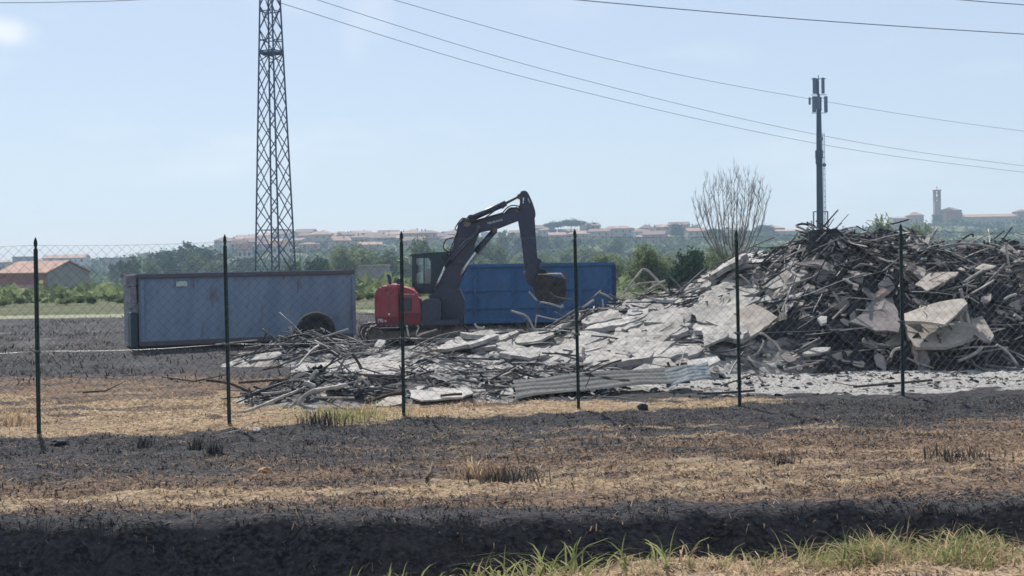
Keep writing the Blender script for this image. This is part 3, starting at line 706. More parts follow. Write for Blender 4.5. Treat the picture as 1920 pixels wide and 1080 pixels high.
part('fuel_cap', M['black'], [([P7(480, 176), P7(480, 158), P7(535, 165), P7(535, 190)], -.7, -.5)], hood, bevel=.01)
cyl('exhaust_pipe', M['black'], [P3(334, 705), P3(335, 665), P3(330, 645), P3(318, 628)], .045, y=-.3)
b = MB(); mpos = P3(410, 672); b.box((mpos[0], EY - 1.0, mpos[1]), (.16, .1, .14)); b.build('mirror', M['black'], ex, bevel=.02)
cyl('mirror_arm', M['black'], [P3(432, 720), P3(440, 700), P3(438, 680), P3(420, 668)], .014, y=-1.0)
# cab (on the far side, left of the boom)
cab = part('cab_frame', M['cabpaint'], [([P9(285, 400), P9(285, 345), P9(300, 335), P9(690, 296), P9(905, 286), P9(925, 350), P9(925, 385), P9(690, 385)], .12, 1.05)], bevel=.015)
for (y0, y1) in ((.12, .17), (1.0, 1.05)):
    part('cab_pillar', M['cabpaint'], [([P9(287, 880), P9(285, 395), P9(360, 388), P9(362, 500), P9(398, 520), P9(398, 640), P9(362, 655), P9(372, 830)], y0, y1)], cab, bevel=.008)
    part('cab_pillar', M['cabpaint'], [([P9(482, 830), P9(482, 386), P9(503, 386), P9(503, 830)], y0, y1)], cab, bevel=.005)
    part('cab_pillar', M['cabpaint'], [([P9(604, 830), P9(604, 470), P9(590, 425), P9(560, 392), P9(560, 384), P9(925, 384), P9(925, 420), P9(905, 830)], y0, y1)], cab, bevel=.005)  # front pillar widened into a dark panel standing for the shaded interior
    part('cab_panel', M['cabpaint'], [([P9(290, 880), P9(300, 826), P9(910, 826), P9(890, 1000), P9(480, 1000), P9(430, 960)], y0, y1)], cab, bevel=.01)
    part('window', M['glass'], [([P9(350, 828), P9(350, 388), P9(604, 388), P9(604, 828)], y0 + .018, y0 + .028)], cab, bevel=0)
part('cab_floor', M['cabpaint'], [([P9(300, 1000), P9(300, 905), P9(900, 905), P9(890, 1000)], .18, .99)], cab)
part('roof', M['cabpaint'], [([P9(275, 342), P9(278, 332), P9(655, 296), P9(655, 306), P9(300, 345)], .08, 1.09)], cab, bevel=.006)
part('seat', M['rubber'], [([P9(500, 830), P9(490, 700), P9(520, 585), P9(570, 575), P9(600, 650), P9(690, 690), P9(690, 830)], .35, .85)], cab, bevel=.03)
part('control_lever', M['lamp'], [([P9(440, 735), P9(448, 665), P9(466, 660), P9(476, 735)], .3, .36)], cab, bevel=.008)
part('work_lamp', M['lamp'], [([P9(222, 430), P9(250, 425), P9(252, 500), P9(228, 490)], .3, .42)], cab, bevel=.01)
part('mirror_bracket', M['lamp'], [([P9(155, 375), P9(165, 362), P9(252, 405), P9(246, 418)], .25, .30)], cab, bevel=.005)
part('mirror_bracket', M['lamp'], [([P9(20, 440), P9(24, 424), P9(105, 424), P9(105, 440)], .25, .30)], cab, bevel=.005)
part('roof_lamp', M['black'], [([P9(230, 360), P9(232, 335), P9(285, 325), P9(285, 350)], .5, .7)], cab, bevel=.01)
# boom
bm_ = part('boom', M['black'], [([P3(640, 765), P3(700, 590), P3(760, 430), P3(790, 290), P3(825, 250), P3(880, 290), P3(935, 340), P3(900, 430), P3(880, 520), P3(820, 650), P3(760, 830), P3(690, 850)], -.22, .12)], bevel=.03)
bu = part('boom_upper', M['black'], [([P3(800, 300), P3(822, 252), P3(870, 264), P3(1000, 243), P3(1100, 214), P3(1140, 186), P3(1190, 170), P3(1215, 200), P3(1210, 262), P3(1050, 324), P3(940, 345), P3(880, 400)], -.205, .105)], bevel=.03)
part('boom_foot', M['black'], [([P3(560, 960), P3(600, 770), P3(680, 690), P3(800, 720), P3(835, 800), P3(830, 965)], -.30, .2)], bevel=.03)
part('boom_bracket', M['black'], [([P3(740, 470), P3(760, 430), P3(900, 430), P3(905, 500), P3(860, 560), P3(760, 560)], -.26, .16)], bm_, bevel=.02)
part('weld_plate', M['black'], [([P3(1020, 322), P3(1050, 315), P3(1052, 345), P3(1030, 360), P3(1012, 350)], -.25, .15)], bu, bevel=.01)
cyl('lift_cylinder', M['black'], [P3(925, 318), P3(700, 575)], .062, y=-.30); cyl('lift_cylinder_rod', M['chrome'], [P3(712, 560), P3(628, 740)], .032, y=-.30)
cyl('positioning_cylinder', M['black'], [P3(1038, 330), P3(905, 478)], .085, y=-.05); cyl('positioning_cylinder_rod', M['chrome'], [P3(905, 478), P3(800, 632)], .04, y=-.27)
cyl('cylinder_highlight', M['steelbar'], [P3(930, 300), P3(915, 345), P3(800, 470), P3(745, 530)], .014, y=-.38)  # thin grey tube added as the bright highlight along the lift cylinder
cyl('arm_cylinder', M['black'], [P3(862, 258), P3(1112, 148)], .082, y=-.05, n=12); cyl('arm_cylinder_rod', M['steelbar'], [P3(1110, 149), P3(1218, 92)], .036, y=-.05)
part('cylinder_collar', M['black'], [([P3(1070, 150), P3(1105, 133), P3(1118, 160), P3(1085, 190)], -.17, .07)], bevel=.015)
for (u, v, r_) in ((850, 285, .10), (1035, 330, .075), (925, 312, .06)):
    b = MB(); p = P3(u, v); b.tube([(p[0], EY - .27, p[1]), (p[0], EY + .17, p[1])], r_, 14); b.build('pivot_pin', M['tracksteel'], bm_)
stick = part('stick', M['black'], [([Pb(1240, 115), Pb(1275, 88), Pb(1375, 85), Pb(1420, 160), Pb(1490, 310), Pb(1545, 480), Pb(1562, 590), Pb(1538, 640), P3(1318, 470), P3(1330, 590), P3(1300, 650), P3(1248, 640), P3(1232, 545), P3(1212, 380), Pb(1200, 700), Pb(1198, 560), Pb(1212, 420), Pb(1238, 350), Pb(1236, 200)], -.17, .07)], bevel=.025)
for (u, v, s_) in ((1310, 260, 1.0), (1305, 325, .45)):
    p = Pb(u, v); b = MB(); b.box((p[0], EY - .175, p[1]), (.03, .012, .09 * s_)); b.build('warning_label', M['white'], stick)
p = Pb(1420, 290); b = MB(); b.tube([(Pb(1400, 240)[0], EY - .18, Pb(1400, 240)[1]), (Pb(1440, 335)[0], EY - .18, Pb(1440, 335)[1])], .014, 6); b.build('grease_pipe', M['chrome'], stick)
for (u, v, r_) in ((1230, 205, .07), (1190, 480, .06)):
    b = MB(); p = Pb(u, v); b.tube([(p[0], EY - .22, p[1]), (p[0], EY + .12, p[1])], r_, 14); b.build('pivot_pin', M['tracksteel'], stick)
part('coupler', M['black'], [([P3(1250, 545), P3(1300, 510), P3(1352, 530), P3(1348, 556), P3(1325, 575), P3(1330, 650), P3(1320, 720), P3(1262, 700), P3(1242, 650)], -.22, .14)], bevel=.02)
cyl('bucket_link', M['black'], [P3(1340, 535), P3(1332, 640)], .045, y=-.25); cyl('bucket_link', M['black'], [P3(1340, 535), P3(1332, 640)], .045, y=.15)
b = MB(); p = P3(1242, 618); b.tube([(p[0], EY - .30, p[1]), (p[0], EY + .2, p[1])], .055, 12); b.build('coupler_pin', M['tracksteel'], ex)
for s_ in ((1210, 365, 1240, 372), ):
    cyl('hose_clip', M['steelbar'], [P3(1205, 372), P3(1222, 378), P3(1215, 392), P3(1238, 362)], .018, y=-.2)
# bucket: curved shell between two cheek plates
prof = [Pk(470, 362), Pk(420, 430), Pk(400, 540), Pk(440, 660), Pk(540, 740), Pk(680, 750), Pk(790, 700), Pk(815, 560), Pk(800, 425)]
bk = MB(); y0, y1 = -.5, .45; t = .03; n = len(prof)
for i in range(n - 1):
    a_, c_ = prof[i], prof[i + 1]; bk.bar((a_[0], EY - .02, a_[1]), (c_[0], EY - .02, c_[1]), .95, .05, up=(0, 1, 0)) if False else None
cx_ = sum(p[0] for p in prof) / n; cz_ = sum(p[1] for p in prof) / n
inn = [(cx_ + (a - cx_) * .9, cz_ + (z - cz_) * .9) for a, z in prof]
bk.prism(prof + inn[::-1], EY + y0, EY + y1); bucket = bk.build('bucket', M['bucket'], ex, bevel=.008)
part('cheek_plate', M['bucket'], [(prof, y0 - .03, y0)], bucket, bevel=.006); part('cheek_plate', M['bucket'], [(prof, y1, y1 + .03)], bucket, bevel=.006)
part('back_plate', M['plate'], [([Pk(455, 372), Pk(462, 356), Pk(760, 352), Pk(800, 414), Pk(795, 425), Pk(740, 372)], y0 - .06, y1 + .06)], bucket, bevel=.008)
for k in range(5):
    yy = y0 + .06 + k * .2; p = Pk(800, 420); q = Pk(838, 470)
    b = MB(); b.bar((p[0], EY + yy, p[1]), (q[0], EY + yy, q[1]), .09, .05); b.build('tooth', M['tracksteel'], bucket)
part('bucket_ear', M['bucket'], [([Pk(480, 360), Pk(500, 300), Pk(550, 318), Pk(595, 352)], -.18, -.12)], bucket); part('bucket_ear', M['bucket'], [([Pk(480, 360), Pk(500, 300), Pk(550, 318), Pk(595, 352)], .08, .14)], bucket)
part('wear_strip', M['bucket'], [([Pk(540, 480), Pk(545, 462), Pk(770, 470), Pk(772, 492)], y0 - .05, y0 - .03)], bucket, bevel=.004)
# hoses
H_ = [([P3(790, 330), P3(770, 320), P3(805, 265), P3(830, 250), P3(880, 262), P3(960, 258)], -.25), ([P3(765, 380), P3(715, 392), P3(692, 430), P3(700, 462), P3(740, 480)], -.2),
      ([P3(745, 540), P3(738, 470), P3(752, 430), P3(790, 330)], -.24), ([P3(825, 255), P3(860, 275), P3(920, 262), P3(1000, 240), P3(1090, 214)], -.26),
      ([P3(830, 262), P3(850, 282), P3(900, 280), P3(950, 262), P3(1010, 220), P3(1040, 196)], -.23), ([P3(1090, 214), P3(1115, 185), P3(1150, 165), P3(1195, 170), P3(1210, 185)], -.24),
      ([P3(1100, 220), P3(1135, 185), P3(1170, 182), P3(1205, 200)], -.22), ([P3(690, 600), P3(710, 520), P3(720, 490), P3(745, 470)], -.28), ([P3(675, 610), P3(700, 560), P3(690, 520), P3(683, 510)], -.28),
      ([P3(850, 250), P3(865, 232), P3(890, 232), P3(900, 250)], -.1)]
for pts, y in H_:
    V_ = [Vector((a, 0, z)) for a, z in pts]; sm = []
    for i in range(len(V_) - 1):
        p0, p1, p2, p3 = V_[max(i - 1, 0)], V_[i], V_[i + 1], V_[min(i + 2, len(V_) - 1)]
        for k in range(4):
            t = k / 4; sm.append(0.5 * ((2 * p1) + (p2 - p0) * t + (2 * p0 - 5 * p1 + 4 * p2 - p3) * t * t + (3 * p1 - p0 - 3 * p2 + p3) * t ** 3))
    sm.append(V_[-1]); cyl('hydraulic_hose', M['rubber'], [(p.x, p.z) for p in sm], .017, y=y, n=6)
# lettering
def text(s, size, p0, p1, y, parent, mt=M['white']):
    cu = D.curves.new('lettering', 'FONT'); cu.body = s; cu.size = 1.0; cu.extrude = .004; cu.resolution_u = 2
    o = D.objects.new('lettering', cu); COL.objects.link(o); bpy.context.view_layer.update()
    me = D.meshes.new_from_object(o.evaluated_get(bpy.context.evaluated_depsgraph_get())); D.objects.remove(o)
    me.name = 'lettering'; me.materials.clear(); me.materials.append(mt)
    xs = [v.co.x for v in me.vertices]; w = max(xs) - min(xs); x0 = min(xs); d = Vector((p1[0] - p0[0], 0, p1[1] - p0[1])); L = d.length; ang = math.atan2(d.z, d.x)
    sx = L / w; sz = size / .72; org = ORG[parent.name]
    for v in me.vertices:
        a, c, e = (v.co.x - x0) * sx, v.co.y * sz, v.co.z
        v.co = Vector((p0[0] + a * math.cos(ang) - c * math.sin(ang), EY + y - e, p0[1] + a * math.sin(ang) + c * math.cos(ang))) - org
    return inst('lettering', me, parent)
text('VIGILI DEL FUOCO', .052, Pb(588, 765), Pb(893, 690), -.212, bu)
text('VIGILI DEL FUOCO', .036, P7(466, 238), P7(640, 240), -1.085, hood)
text('190', .105, P7(125, 622), P7(195, 622), -1.122, cw); text('TR', .065, P7(200, 622), P7(245, 622), -1.122, cw)
# ================================================================== LATTICE PYLON
PY = 80.0
pc = at(516.5, 503, PY); pc = Vector((pc.x, PY, 0))
pyl = empty('lattice_pylon', pc, 'tall steel lattice pylon rising out of frame behind the grey container', 'pylon')
pa = lambda z: max(1.15 - .0368 * (z - 1.94), .22)
corner = lambda k, z: pc + Vector((math.cos(R(20 + 90 * k)) * pa(z), math.sin(R(20 + 90 * k)) * pa(z), z))
b = MB(); b.box((0, 0, .5), (1, 1, 1)); ub = b.build('unit', M['pylon']); ubar = ub.data; D.objects.remove(ub)
def strut(name, a, c, w, parent, org, mesh=None):
    d = Vector(c) - Vector(a); o = inst(name, mesh or ubar, parent, Vector(a) - org)
    o.rotation_mode = 'QUATERNION'; o.rotation_quaternion = d.to_track_quat('Z', 'Y'); o.scale = (w, w, d.length); return o
for k in range(4):
    strut('pylon_leg', corner(k, 0), corner(k, 25.5), .085, pyl, pc)
dz = 1.66; zt = 14.3
for k in range(4):
    off = 0 if k % 2 == 0 else dz / 2
    z = -.2 + off
    z = 1.94 - 2 * dz + off + .25
    while z < 13.9:
        za, zb = max(z, 0), min(z + dz, zt)
        strut('pylon_brace', corner(k, za), corner((k + 1) % 4, zb), .045, pyl, pc)
        strut('pylon_brace', corner((k + 1) % 4, za), corner(k, zb), .045, pyl, pc); z += dz
    z = zt
    while z < 24:
        for q in (0, 1):
            strut('pylon_brace', corner((k + q) % 4, z), corner((k + 1 - q) % 4, z + 1.35), .042, pyl, pc)
        z += 1.35
for z, w in ((4.15, .035), (14.3, .11), (14.42, .06), (15.0, .05), (16.7, .05), (18.1, .05), (20, .06), (22, .06)):
    for k in range(4): strut('pylon_ring', corner(k, z), corner((k + 1) % 4, z + (0 if z != 15.0 else .1)), w, pyl, pc)
b = MB(); b.prism([(pc.x - .62, 14.28), (pc.x + .62, 14.28), (pc.x + .62, 14.32), (pc.x - .62, 14.32)], PY - .3, PY + .3); b.build('platform', M['pylon'], pyl)
arm_z = [17.45, 18.55, 19.75]
line_pts = [[(524, 5), (1000, 149), (1525, 268), (1920, 323), (2500, 385)], [(527, -22), (1030, 133), (1530, 252), (1920, 311), (2500, 372)], [(527, -62), (1130, 108), (1510, 184), (1920, 246), (2500, 312)]]
for z in arm_z:
    strut('cross_arm', pc + Vector((-1.9, 0, z + .25)), pc + Vector((1.9, 0, z + .25)), .09, pyl, pc)
def cable(pts, Ys, r, label, grp):
    P_ = [at(a, c, y) for (a, c), y in zip(pts, Ys)]; sm = []
    for i in range(len(P_) - 1):
        p0, p1, p2, p3 = P_[max(i - 1, 0)], P_[i], P_[i + 1], P_[min(i + 2, len(P_) - 1)]
        for k in range(8):
            t = k / 8; sm.append(0.5 * ((2 * p1) + (p2 - p0) * t + (2 * p0 - 5 * p1 + 4 * p2 - p3) * t * t + (3 * p1 - p0 - 3 * p2 + p3) * t ** 3))
    sm.append(P_[-1]); b = MB(); b.tube(sm, r, 5); o = b.build('power_line', M['cable'], None, origin=sm[0])
    return tag(o, label, 'power line', grp)
G_ = 'overhead power lines'
for pts, l in zip(line_pts, ('lowest power line sloping from the lattice pylon down to the right', 'power line sloping from the lattice pylon just above the lowest line', 'highest of the three power lines leading from the lattice pylon')):
    cable(pts, [80, 104, 130, 150, 180], .018, l, G_)
cable([(-300, 3), (0, 5), (130, 3.5), (270, -1), (505, -18)], [66, 71, 73, 75.5, 79.6], .02, 'power line skirting the top left corner of the sky', G_)
cable([(700, -38), (1085, 0), (1500, 36), (1920, 64), (2300, 84)], [64, 66, 68, 70, 72], .024, 'dark power line crossing the sky at upper right', G_)
cable([(1500, -26), (1805, 0), (1920, 9), (2300, 36)], [60, 61, 61.5, 63], .02, 'short stretch of power line in the top right corner', G_)

# ================================================================== TELECOM MAST
TY = 150.0; tz = lambda px, py: at(px, py, TY)
tb = tz(1538, 445); tb.z = float(ground_z(tb.x, TY))
tm = empty('telecom_mast', tb, 'dark blue telecom mast with antenna panels behind the rubble heap', 'mast')
lean = lambda z: tb + Vector((-(z) * 0.012 * 0, 0, z))
zz = lambda py: tz(1535, py).z - tb.z
b = MB(); b.tube([lean(0), lean(zz(300)), lean(zz(215)), lean(zz(176))], [.42, .34, .27, .12], 12); b.tube([lean(zz(300)), lean(zz(141))], [.1, .05], 8); b.build('pole', M['mast'], tm)
for dx in (.46, .62):
    strut('ladder_rail', lean(0) + Vector((dx, -.25, 0)), lean(zz(250)) + Vector((dx - .12, -.25, 0)), .05, tm, tb)
for k in range(24): strut('ladder_rung', lean(.8 + k * .6) + Vector((.44 - k * .005, -.25, 0)), lean(.8 + k * .6) + Vector((.64 - k * .005, -.25, 0)), .06, tm, tb)
def panel(x, y, z0, z1, w, d=.16):
    b = MB(); b.box(tb + Vector((x, y, (z0 + z1) / 2)), (w, d, z1 - z0)); return b.build('antenna_panel', M['panelgrey'], tm, bevel=.03)
z0, z1 = zz(176), zz(146)
panel(-.48, -.1, z0, z1, .34); panel(.46, -.1, z0, z1, .34); panel(.0, .4, z0, z1, .3); panel(-.2, .3, z0 + .1, z1, .22)
z0, z1 = zz(211), zz(181)
panel(-.55, -.3, z0, z1, .42, .2); panel(-.12, -.35, z0 + .3, z1, .42, .2); panel(.75, -.1, z0, z1, .36, .2); panel(.2, .45, z0 + .2, z1, .4, .2); panel(-.95, .1, zz(196), zz(182), .22)
for z in (zz(178), zz(148), zz(212), zz(184)):
    strut('mount_bar', lean(z) + Vector((-.8, -.05, 0)), lean(z) + Vector((.85, -.05, 0)), .06, tm, tb)
b = MB(); b.box(lean(zz(290)) + Vector((-.12, -.35, 0)), (.75, .4, .9)); b.build('radio_unit', M['mast'], tm, bevel=.03)
b = MB(); b.box(lean(zz(302)) + Vector((-.22, -.3, 0)), (.45, .4, .7)); b.build('radio_unit', M['mast'], tm, bevel=.03)
b = MB(); b.tube([lean(zz(261)) + Vector((.12, -.4, 0)), lean(zz(261)) + Vector((.12, -.52, 0))], .22, 12); b.build('dish', M['panelgrey'], tm)
b = MB(); b.tube([lean(zz(310)) + Vector((.45, -.3, 0)), lean(zz(310)) + Vector((.45, -.42, 0))], .2, 12); b.build('dish', M['panelgrey'], tm)
for dx in (-.72, .8):
    strut('cable_rack', lean(0) + Vector((dx, -.1, 0)), lean(zz(397)) + Vector((dx, -.1, 0)), .12, tm, tb)
strut('cable_rack', lean(zz(397)) + Vector((-.75, -.1, 0)), lean(zz(397)) + Vector((.85, -.1, 0)), .1, tm, tb)

# ================================================================== TREES
LM = [(-200, 73, 'left of the first fence post'), (73, 250, 'between the first fence post and the grey container'), (250, 430, 'above the left half of the grey container'), (430, 480, 'between the second fence post and the pylon'), (480, 552, 'behind the pylon legs'), (552, 610, 'just right of the pylon'), (610, 665, 'above the right end of the grey container'), (665, 715, 'over the gap behind the excavator'), (715, 757, 'just left of the third fence post'), (757, 800, 'just right of the third fence post'), (800, 870, 'behind the excavator cab and boom'), (870, 975, 'under the raised excavator boom'), (975, 1020, 'behind the excavator arm'), (1020, 1085, 'just left of the fourth fence post'), (1085, 1130, 'just right of the fourth fence post'), (1130, 1180, 'left of the white skyline houses'), (1180, 1250, 'near the white skyline houses'), (1250, 1310, 'left of the bare tree'), (1310, 1387, 'behind the left half of the bare tree'), (1387, 1440, 'behind the right half of the bare tree'), (1440, 1520, 'between bare tree and telecom mast'), (1520, 1690, 'behind the crest of the tall heap'), (1690, 1750, 'left of the bell tower'), (1750, 1800, 'below the bell tower'), (1800, 1870, 'below the left part of the convent wing'), (1870, 2100, 'below the right part of the convent wing')]
def where(px):
    for a_, c_, t_ in LM:
        if a_ <= px < c_: return t_
    return 'at the frame edge'
def crown_mesh(name, lobes, n, size, mt, seed):
    r = np.random.default_rng(seed); lob = np.array(lobes, float); vol = lob[:, 3] * lob[:, 4] * lob[:, 5]; w = vol ** (2 / 3); w /= w.sum()
    # sub-clumps on the lobes' shells
    nc = max(n // 14, 8); k = r.choice(len(lob), nc, p=w); u = r.normal(size=(nc, 3)); u /= np.linalg.norm(u, axis=1)[:, None]
    rad = r.uniform(.45, 1.05, nc)[:, None]; cc = lob[k, :3] + u * rad * lob[k, 3:6]
    j = r.choice(nc, n); p = cc[j] + r.normal(size=(n, 3)) * (lob[k[j], 3:6].mean(1)[:, None] * .17)
    nrm = r.normal(size=(n, 3)); nrm[:, 2] += .5; nrm /= np.linalg.norm(nrm, axis=1)[:, None]
    a = np.cross(nrm, r.normal(size=(n, 3))); a /= np.linalg.norm(a, axis=1)[:, None]; b_ = np.cross(nrm, a)
    s = (r.uniform(.5, 1.3, n) * size)[:, None]
    V = np.stack([p - a * s, p - b_ * s * .6, p + a * s, p + b_ * s * .6], 1).reshape(-1, 3)
    F = np.arange(n * 4).reshape(-1, 4); return np_mesh(name, V, F, mt)
def trunk_mesh(name, h, r0, limbs, mt, seed, lean=.06):
    rr = random.Random(seed); b = MB(); top = Vector((rr.uniform(-1, 1) * lean * h, rr.uniform(-1, 1) * lean * h, h))
    b.tube([(0, 0, -.3), top * .5 + Vector((rr.uniform(-.05, .05) * h, 0, 0)), top], [r0 * 1.25, r0 * .85, r0 * .55], 7)
    for q in range(limbs):
        a = rr.uniform(0, 6.28); s = top * rr.uniform(.45, .95); L = h * rr.uniform(.4, .8)
        e = s + Vector((math.cos(a) * L * .7, math.sin(a) * L * .7, L * .75)); b.tube([s, (s + e) / 2 + Vector((0, 0, -.08 * L)), e], [r0 * .5, r0 * .3, r0 * .12], 5)
    o = b.build(name, mt); me = o.data; D.objects.remove(o); return me
def lobes_round(h0, R_, hgt, n, seed):
    r = random.Random(seed); L = []
    for i in range(n):
        a = r.uniform(0, 6.28); q = r.uniform(.1, .75) * R_; z = h0 + hgt * r.uniform(.15, .8); s = R_ * r.uniform(.38, .62)
        L.append((math.cos(a) * q, math.sin(a) * q, z, s, s, s * r.uniform(.7, .95)))
    return L
TT = {}   # unit templates (about 1 m high), scaled per tree
for i, (nm, mt) in enumerate((('dark', 'leaf_dark'), ('mid', 'leaf_mid'), ('olive', 'leaf_olive'))):
    for v in range(3):
        TT[nm + '_full', v] = (trunk_mesh('trunk', .3, .04, 5, M['bark'], 40 * i + v), crown_mesh('crown', lobes_round(.12, .44, .88, 16, 300 + 10 * i + v), 7000, .026, M[mt], 35 + 10 * i + v))
        TT[nm, v] = (trunk_mesh('trunk', .35, .028, 4, M['bark'], 10 * i + v), crown_mesh('crown', lobes_round(.18, .42, .82, 11, 100 + 10 * i + v), 2100, .034, M[mt], 5 + 10 * i + v))
TT['cypress', 0] = (trunk_mesh('trunk', .2, .03, 0, M['bark'], 71), crown_mesh('crown', [(0, 0, .2 + .13 * k, .13 - .012 * k, .13 - .012 * k, .14) for k in range(6)], 1100, .028, M['leaf_pine'], 72))
TT['pine', 0] = (trunk_mesh('trunk', .78, .022, 6, M['bark'], 81, .03), crown_mesh('crown', [(math.cos(a) * .26, math.sin(a) * .26, .84 + .02 * math.sin(a * 3), .24, .24, .10) for a in np.linspace(0, 6.28, 8)[:-1]] + [(0, 0, .9, .34, .34, .10)], 2600, .03, M['leaf_pine'], 82))
TT['cedar', 0] = (trunk_mesh('trunk', .9, .02, 7, M['bark'], 91, .03), crown_mesh('crown', [(math.cos(a * 2.1) * .2, math.sin(a * 2.1) * .2, .35 + .085 * a, .26 - .02 * a, .26 - .02 * a, .03) for a in range(8)], 1300, .03, M['leaf_pine'], 92))
def tree(kind, v, loc, h, w, label, group=None, rz=None, name='tree', tw=1):
    tr, cr = TT[kind, v]; t = empty(name, loc, label, 'tree', group, rz if rz is not None else random.uniform(0, 6.28))
    inst('trunk', tr, t, sc=(h * tw, h * tw, h)); inst('crown', cr, t, sc=(w, w, h)); return t
def tree_px(kind, v, px, ytop, ybot, wpx, Y, label, group=None, name='tree', ground=True):
    p = at(px, ybot, Y); s = Y / FPX; z0 = float(ground_z(p.x, Y)) if ground else p.z
    h = at(px, ytop, Y).z - z0; return tree(kind, v, (p.x, Y, z0), h, wpx * s / .95, label, group, name=name)
# single trees one can point at
tree_px('dark_full', 0, 1288, 456, 560, 92, 66, 'dark green round tree with a dark trunk behind the bent pipes', name='dark_tree')
tree_px('olive_full', 1, 1218, 456, 560, 92, 92, 'pale green bushy tree just left of the dark round tree', name='bushy_tree')
tree_px('olive_full', 2, 1140, 474, 560, 66, 120, 'green bushy tree directly behind the blue container, right end', name='bushy_tree')
tree_px('olive_full', 0, 1345, 462, 560, 84, 110, 'olive tree behind the bare tree, left of its stem', name='bushy_tree')
tree_px('olive_full', 1, 1440, 464, 560, 80, 105, 'low grey green tree right of the bare tree', name='bushy_tree')
tree_px('olive_full', 2, 1500, 446, 560, 80, 140, 'grey green tree at the left foot of the tall heap', name='bushy_tree')
tree_px('olive', 0, 1660, 404, 560, 62, 190, 'dull green tree peeking over the top of the tall heap', name='bushy_tree')
tree_px('olive', 1, 1725, 410, 560, 80, 210, 'dull green tree right of the one over the heap top', name='bushy_tree')
for i, (px, yt, w) in enumerate(((300, 466, 60), (345, 456, 92), (398, 462, 62), (455, 480, 60))):
    tree_px('dark', i % 3, px, yt, 505, w, 420, ('dark tree at the left edge of the wood behind the grey container', 'tallest dark tree of the wood above the grey container', 'dark tree in the wood beside the second fence post', 'dark low tree right of the second fence post')[i], 'trees of the dark wood', name='wood_tree')
for i, (px, yt, w) in enumerate(((235, 484, 34), (260, 478, 44), (285, 480, 40), (320, 478, 50), (365, 474, 60), (410, 482, 50), (215, 492, 26))):
    tree_px(('dark', 'mid', 'mid')[i % 3], i % 3, px, yt, 510, w, 330 + 12 * i, '%s tree at the wood edge %s' % (('dark', 'green', 'green')[i % 3], where(px)), 'trees in front of the dark wood', name='wood_tree')
for i, (px, yt, w) in enumerate(((590, 474, 60), (555, 486, 40), (640, 462, 60), (672, 455, 70), (712, 470, 60), (752, 478, 50), (800, 452, 52), (840, 462, 50), (905, 452, 46), (940, 462, 50))):
    tree_px(('dark_full', 'mid', 'olive_full', 'olive_full', 'mid', 'olive_full', 'mid', 'olive_full', 'dark', 'mid')[i], i % 3, px, yt, 520, w * 1.25, 220 + 15 * i, 'hazy %s tree on the slope %s' % (('dark', 'green', 'olive', 'green', 'green', 'olive', 'green', 'green', 'dark', 'green')[i], where(px)), 'trees below the town', name='hillside_tree')
for i, (px, yt, w) in enumerate(((905, 437, 40), (950, 432, 46), (985, 440, 40), (1015, 436, 34), (1045, 444, 36), (1075, 446, 34), (1000, 455, 50), (1050, 460, 44), (1110, 455, 44), (1150, 455, 46), (1160, 444, 34), (1095, 468, 46), (1025, 470, 50))):
    tree_px(('dark_full', 'mid', 'dark_full')[i % 3], i % 3, px, yt, 505, w * 1.1, 560 + 18 * (i % 9), 'hazy %s %s tree on the hillside %s' % ('tall' if yt < 440 else 'low' if yt > 456 else 'mid height', ('dark', 'green', 'dark')[i % 3], where(px)), 'trees under the umbrella pines', name='hillside_tree')
for i, (px, yt, w) in enumerate(((1275, 415, 34), (1300, 420, 30), (1320, 428, 30), (1345, 426, 32), (1400, 432, 30), (1428, 420, 40), (1450, 434, 30), (1260, 436, 36), (1300, 440, 46), (1345, 442, 50), (1395, 446, 46), (1450, 446, 44), (1480, 440, 34))):
    tree_px('dark_full', i % 3, px, yt, 490, w * 1.2, 760 + 13 * (i % 8), 'hazy blue %s tree on the ridge %s' % ('skyline' if yt < 434 else 'lower', where(px)), 'trees on the ridge behind the bare tree', name='ridge_tree')
for i, (px, yt, w, k) in enumerate(((1757, 398, 22, 'dark'), (1800, 410, 50, 'dark'), (1770, 424, 46, 'dark'), (1835, 424, 30, 'dark'), (1700, 420, 44, 'olive'), (1650, 420, 40, 'olive'), (1870, 436, 40, 'mid'), (1905, 440, 46, 'dark'), (1820, 440, 46, 'mid'), (1770, 450, 50, 'mid'), (1735, 436, 44, 'mid'), (1900, 428, 24, 'dark'))):
    tree_px({'dark': 'dark_full', 'mid': 'mid', 'olive': 'olive_full'}[k], i % 3, px, yt, 480, w, 872 - 9 * i, 'rounded dark tree right below the bell tower' if i == 0 else 'broad dark tree in front of the brick church' if i == 1 else 'hazy %s tree on the slope %s' % ({'dark': 'dark', 'mid': 'green', 'olive': 'dull green'}[k], where(px)), None if i < 2 else 'trees below the church', name='hillside_tree')
tree_px('pine', 0, 1040, 417, 450, 42, 800, 'smaller left umbrella pine on the skyline', name='umbrella_pine')
tree_px('pine', 0, 1071, 413, 450, 56, 790, 'large right umbrella pine on the skyline', name='umbrella_pine')
tree_px('cedar', 0, 1108, 417, 450, 32, 795, 'flat layered cedar beside the umbrella pines', name='cedar_tree')
tree_px('dark', 2, 1037, 424, 452, 17, 805, 'small bushy tree under the left umbrella pine', name='small_tree')
tree_px('cypress', 0, 563, 464, 500, 14, 470, 'dark narrow cypress right of the lattice pylon', name='cypress')
for px, yt, w in ((178, 486, 9), (100, 488, 10), (1785, 404, 8)):
    pass
rb_ = random.Random(55)
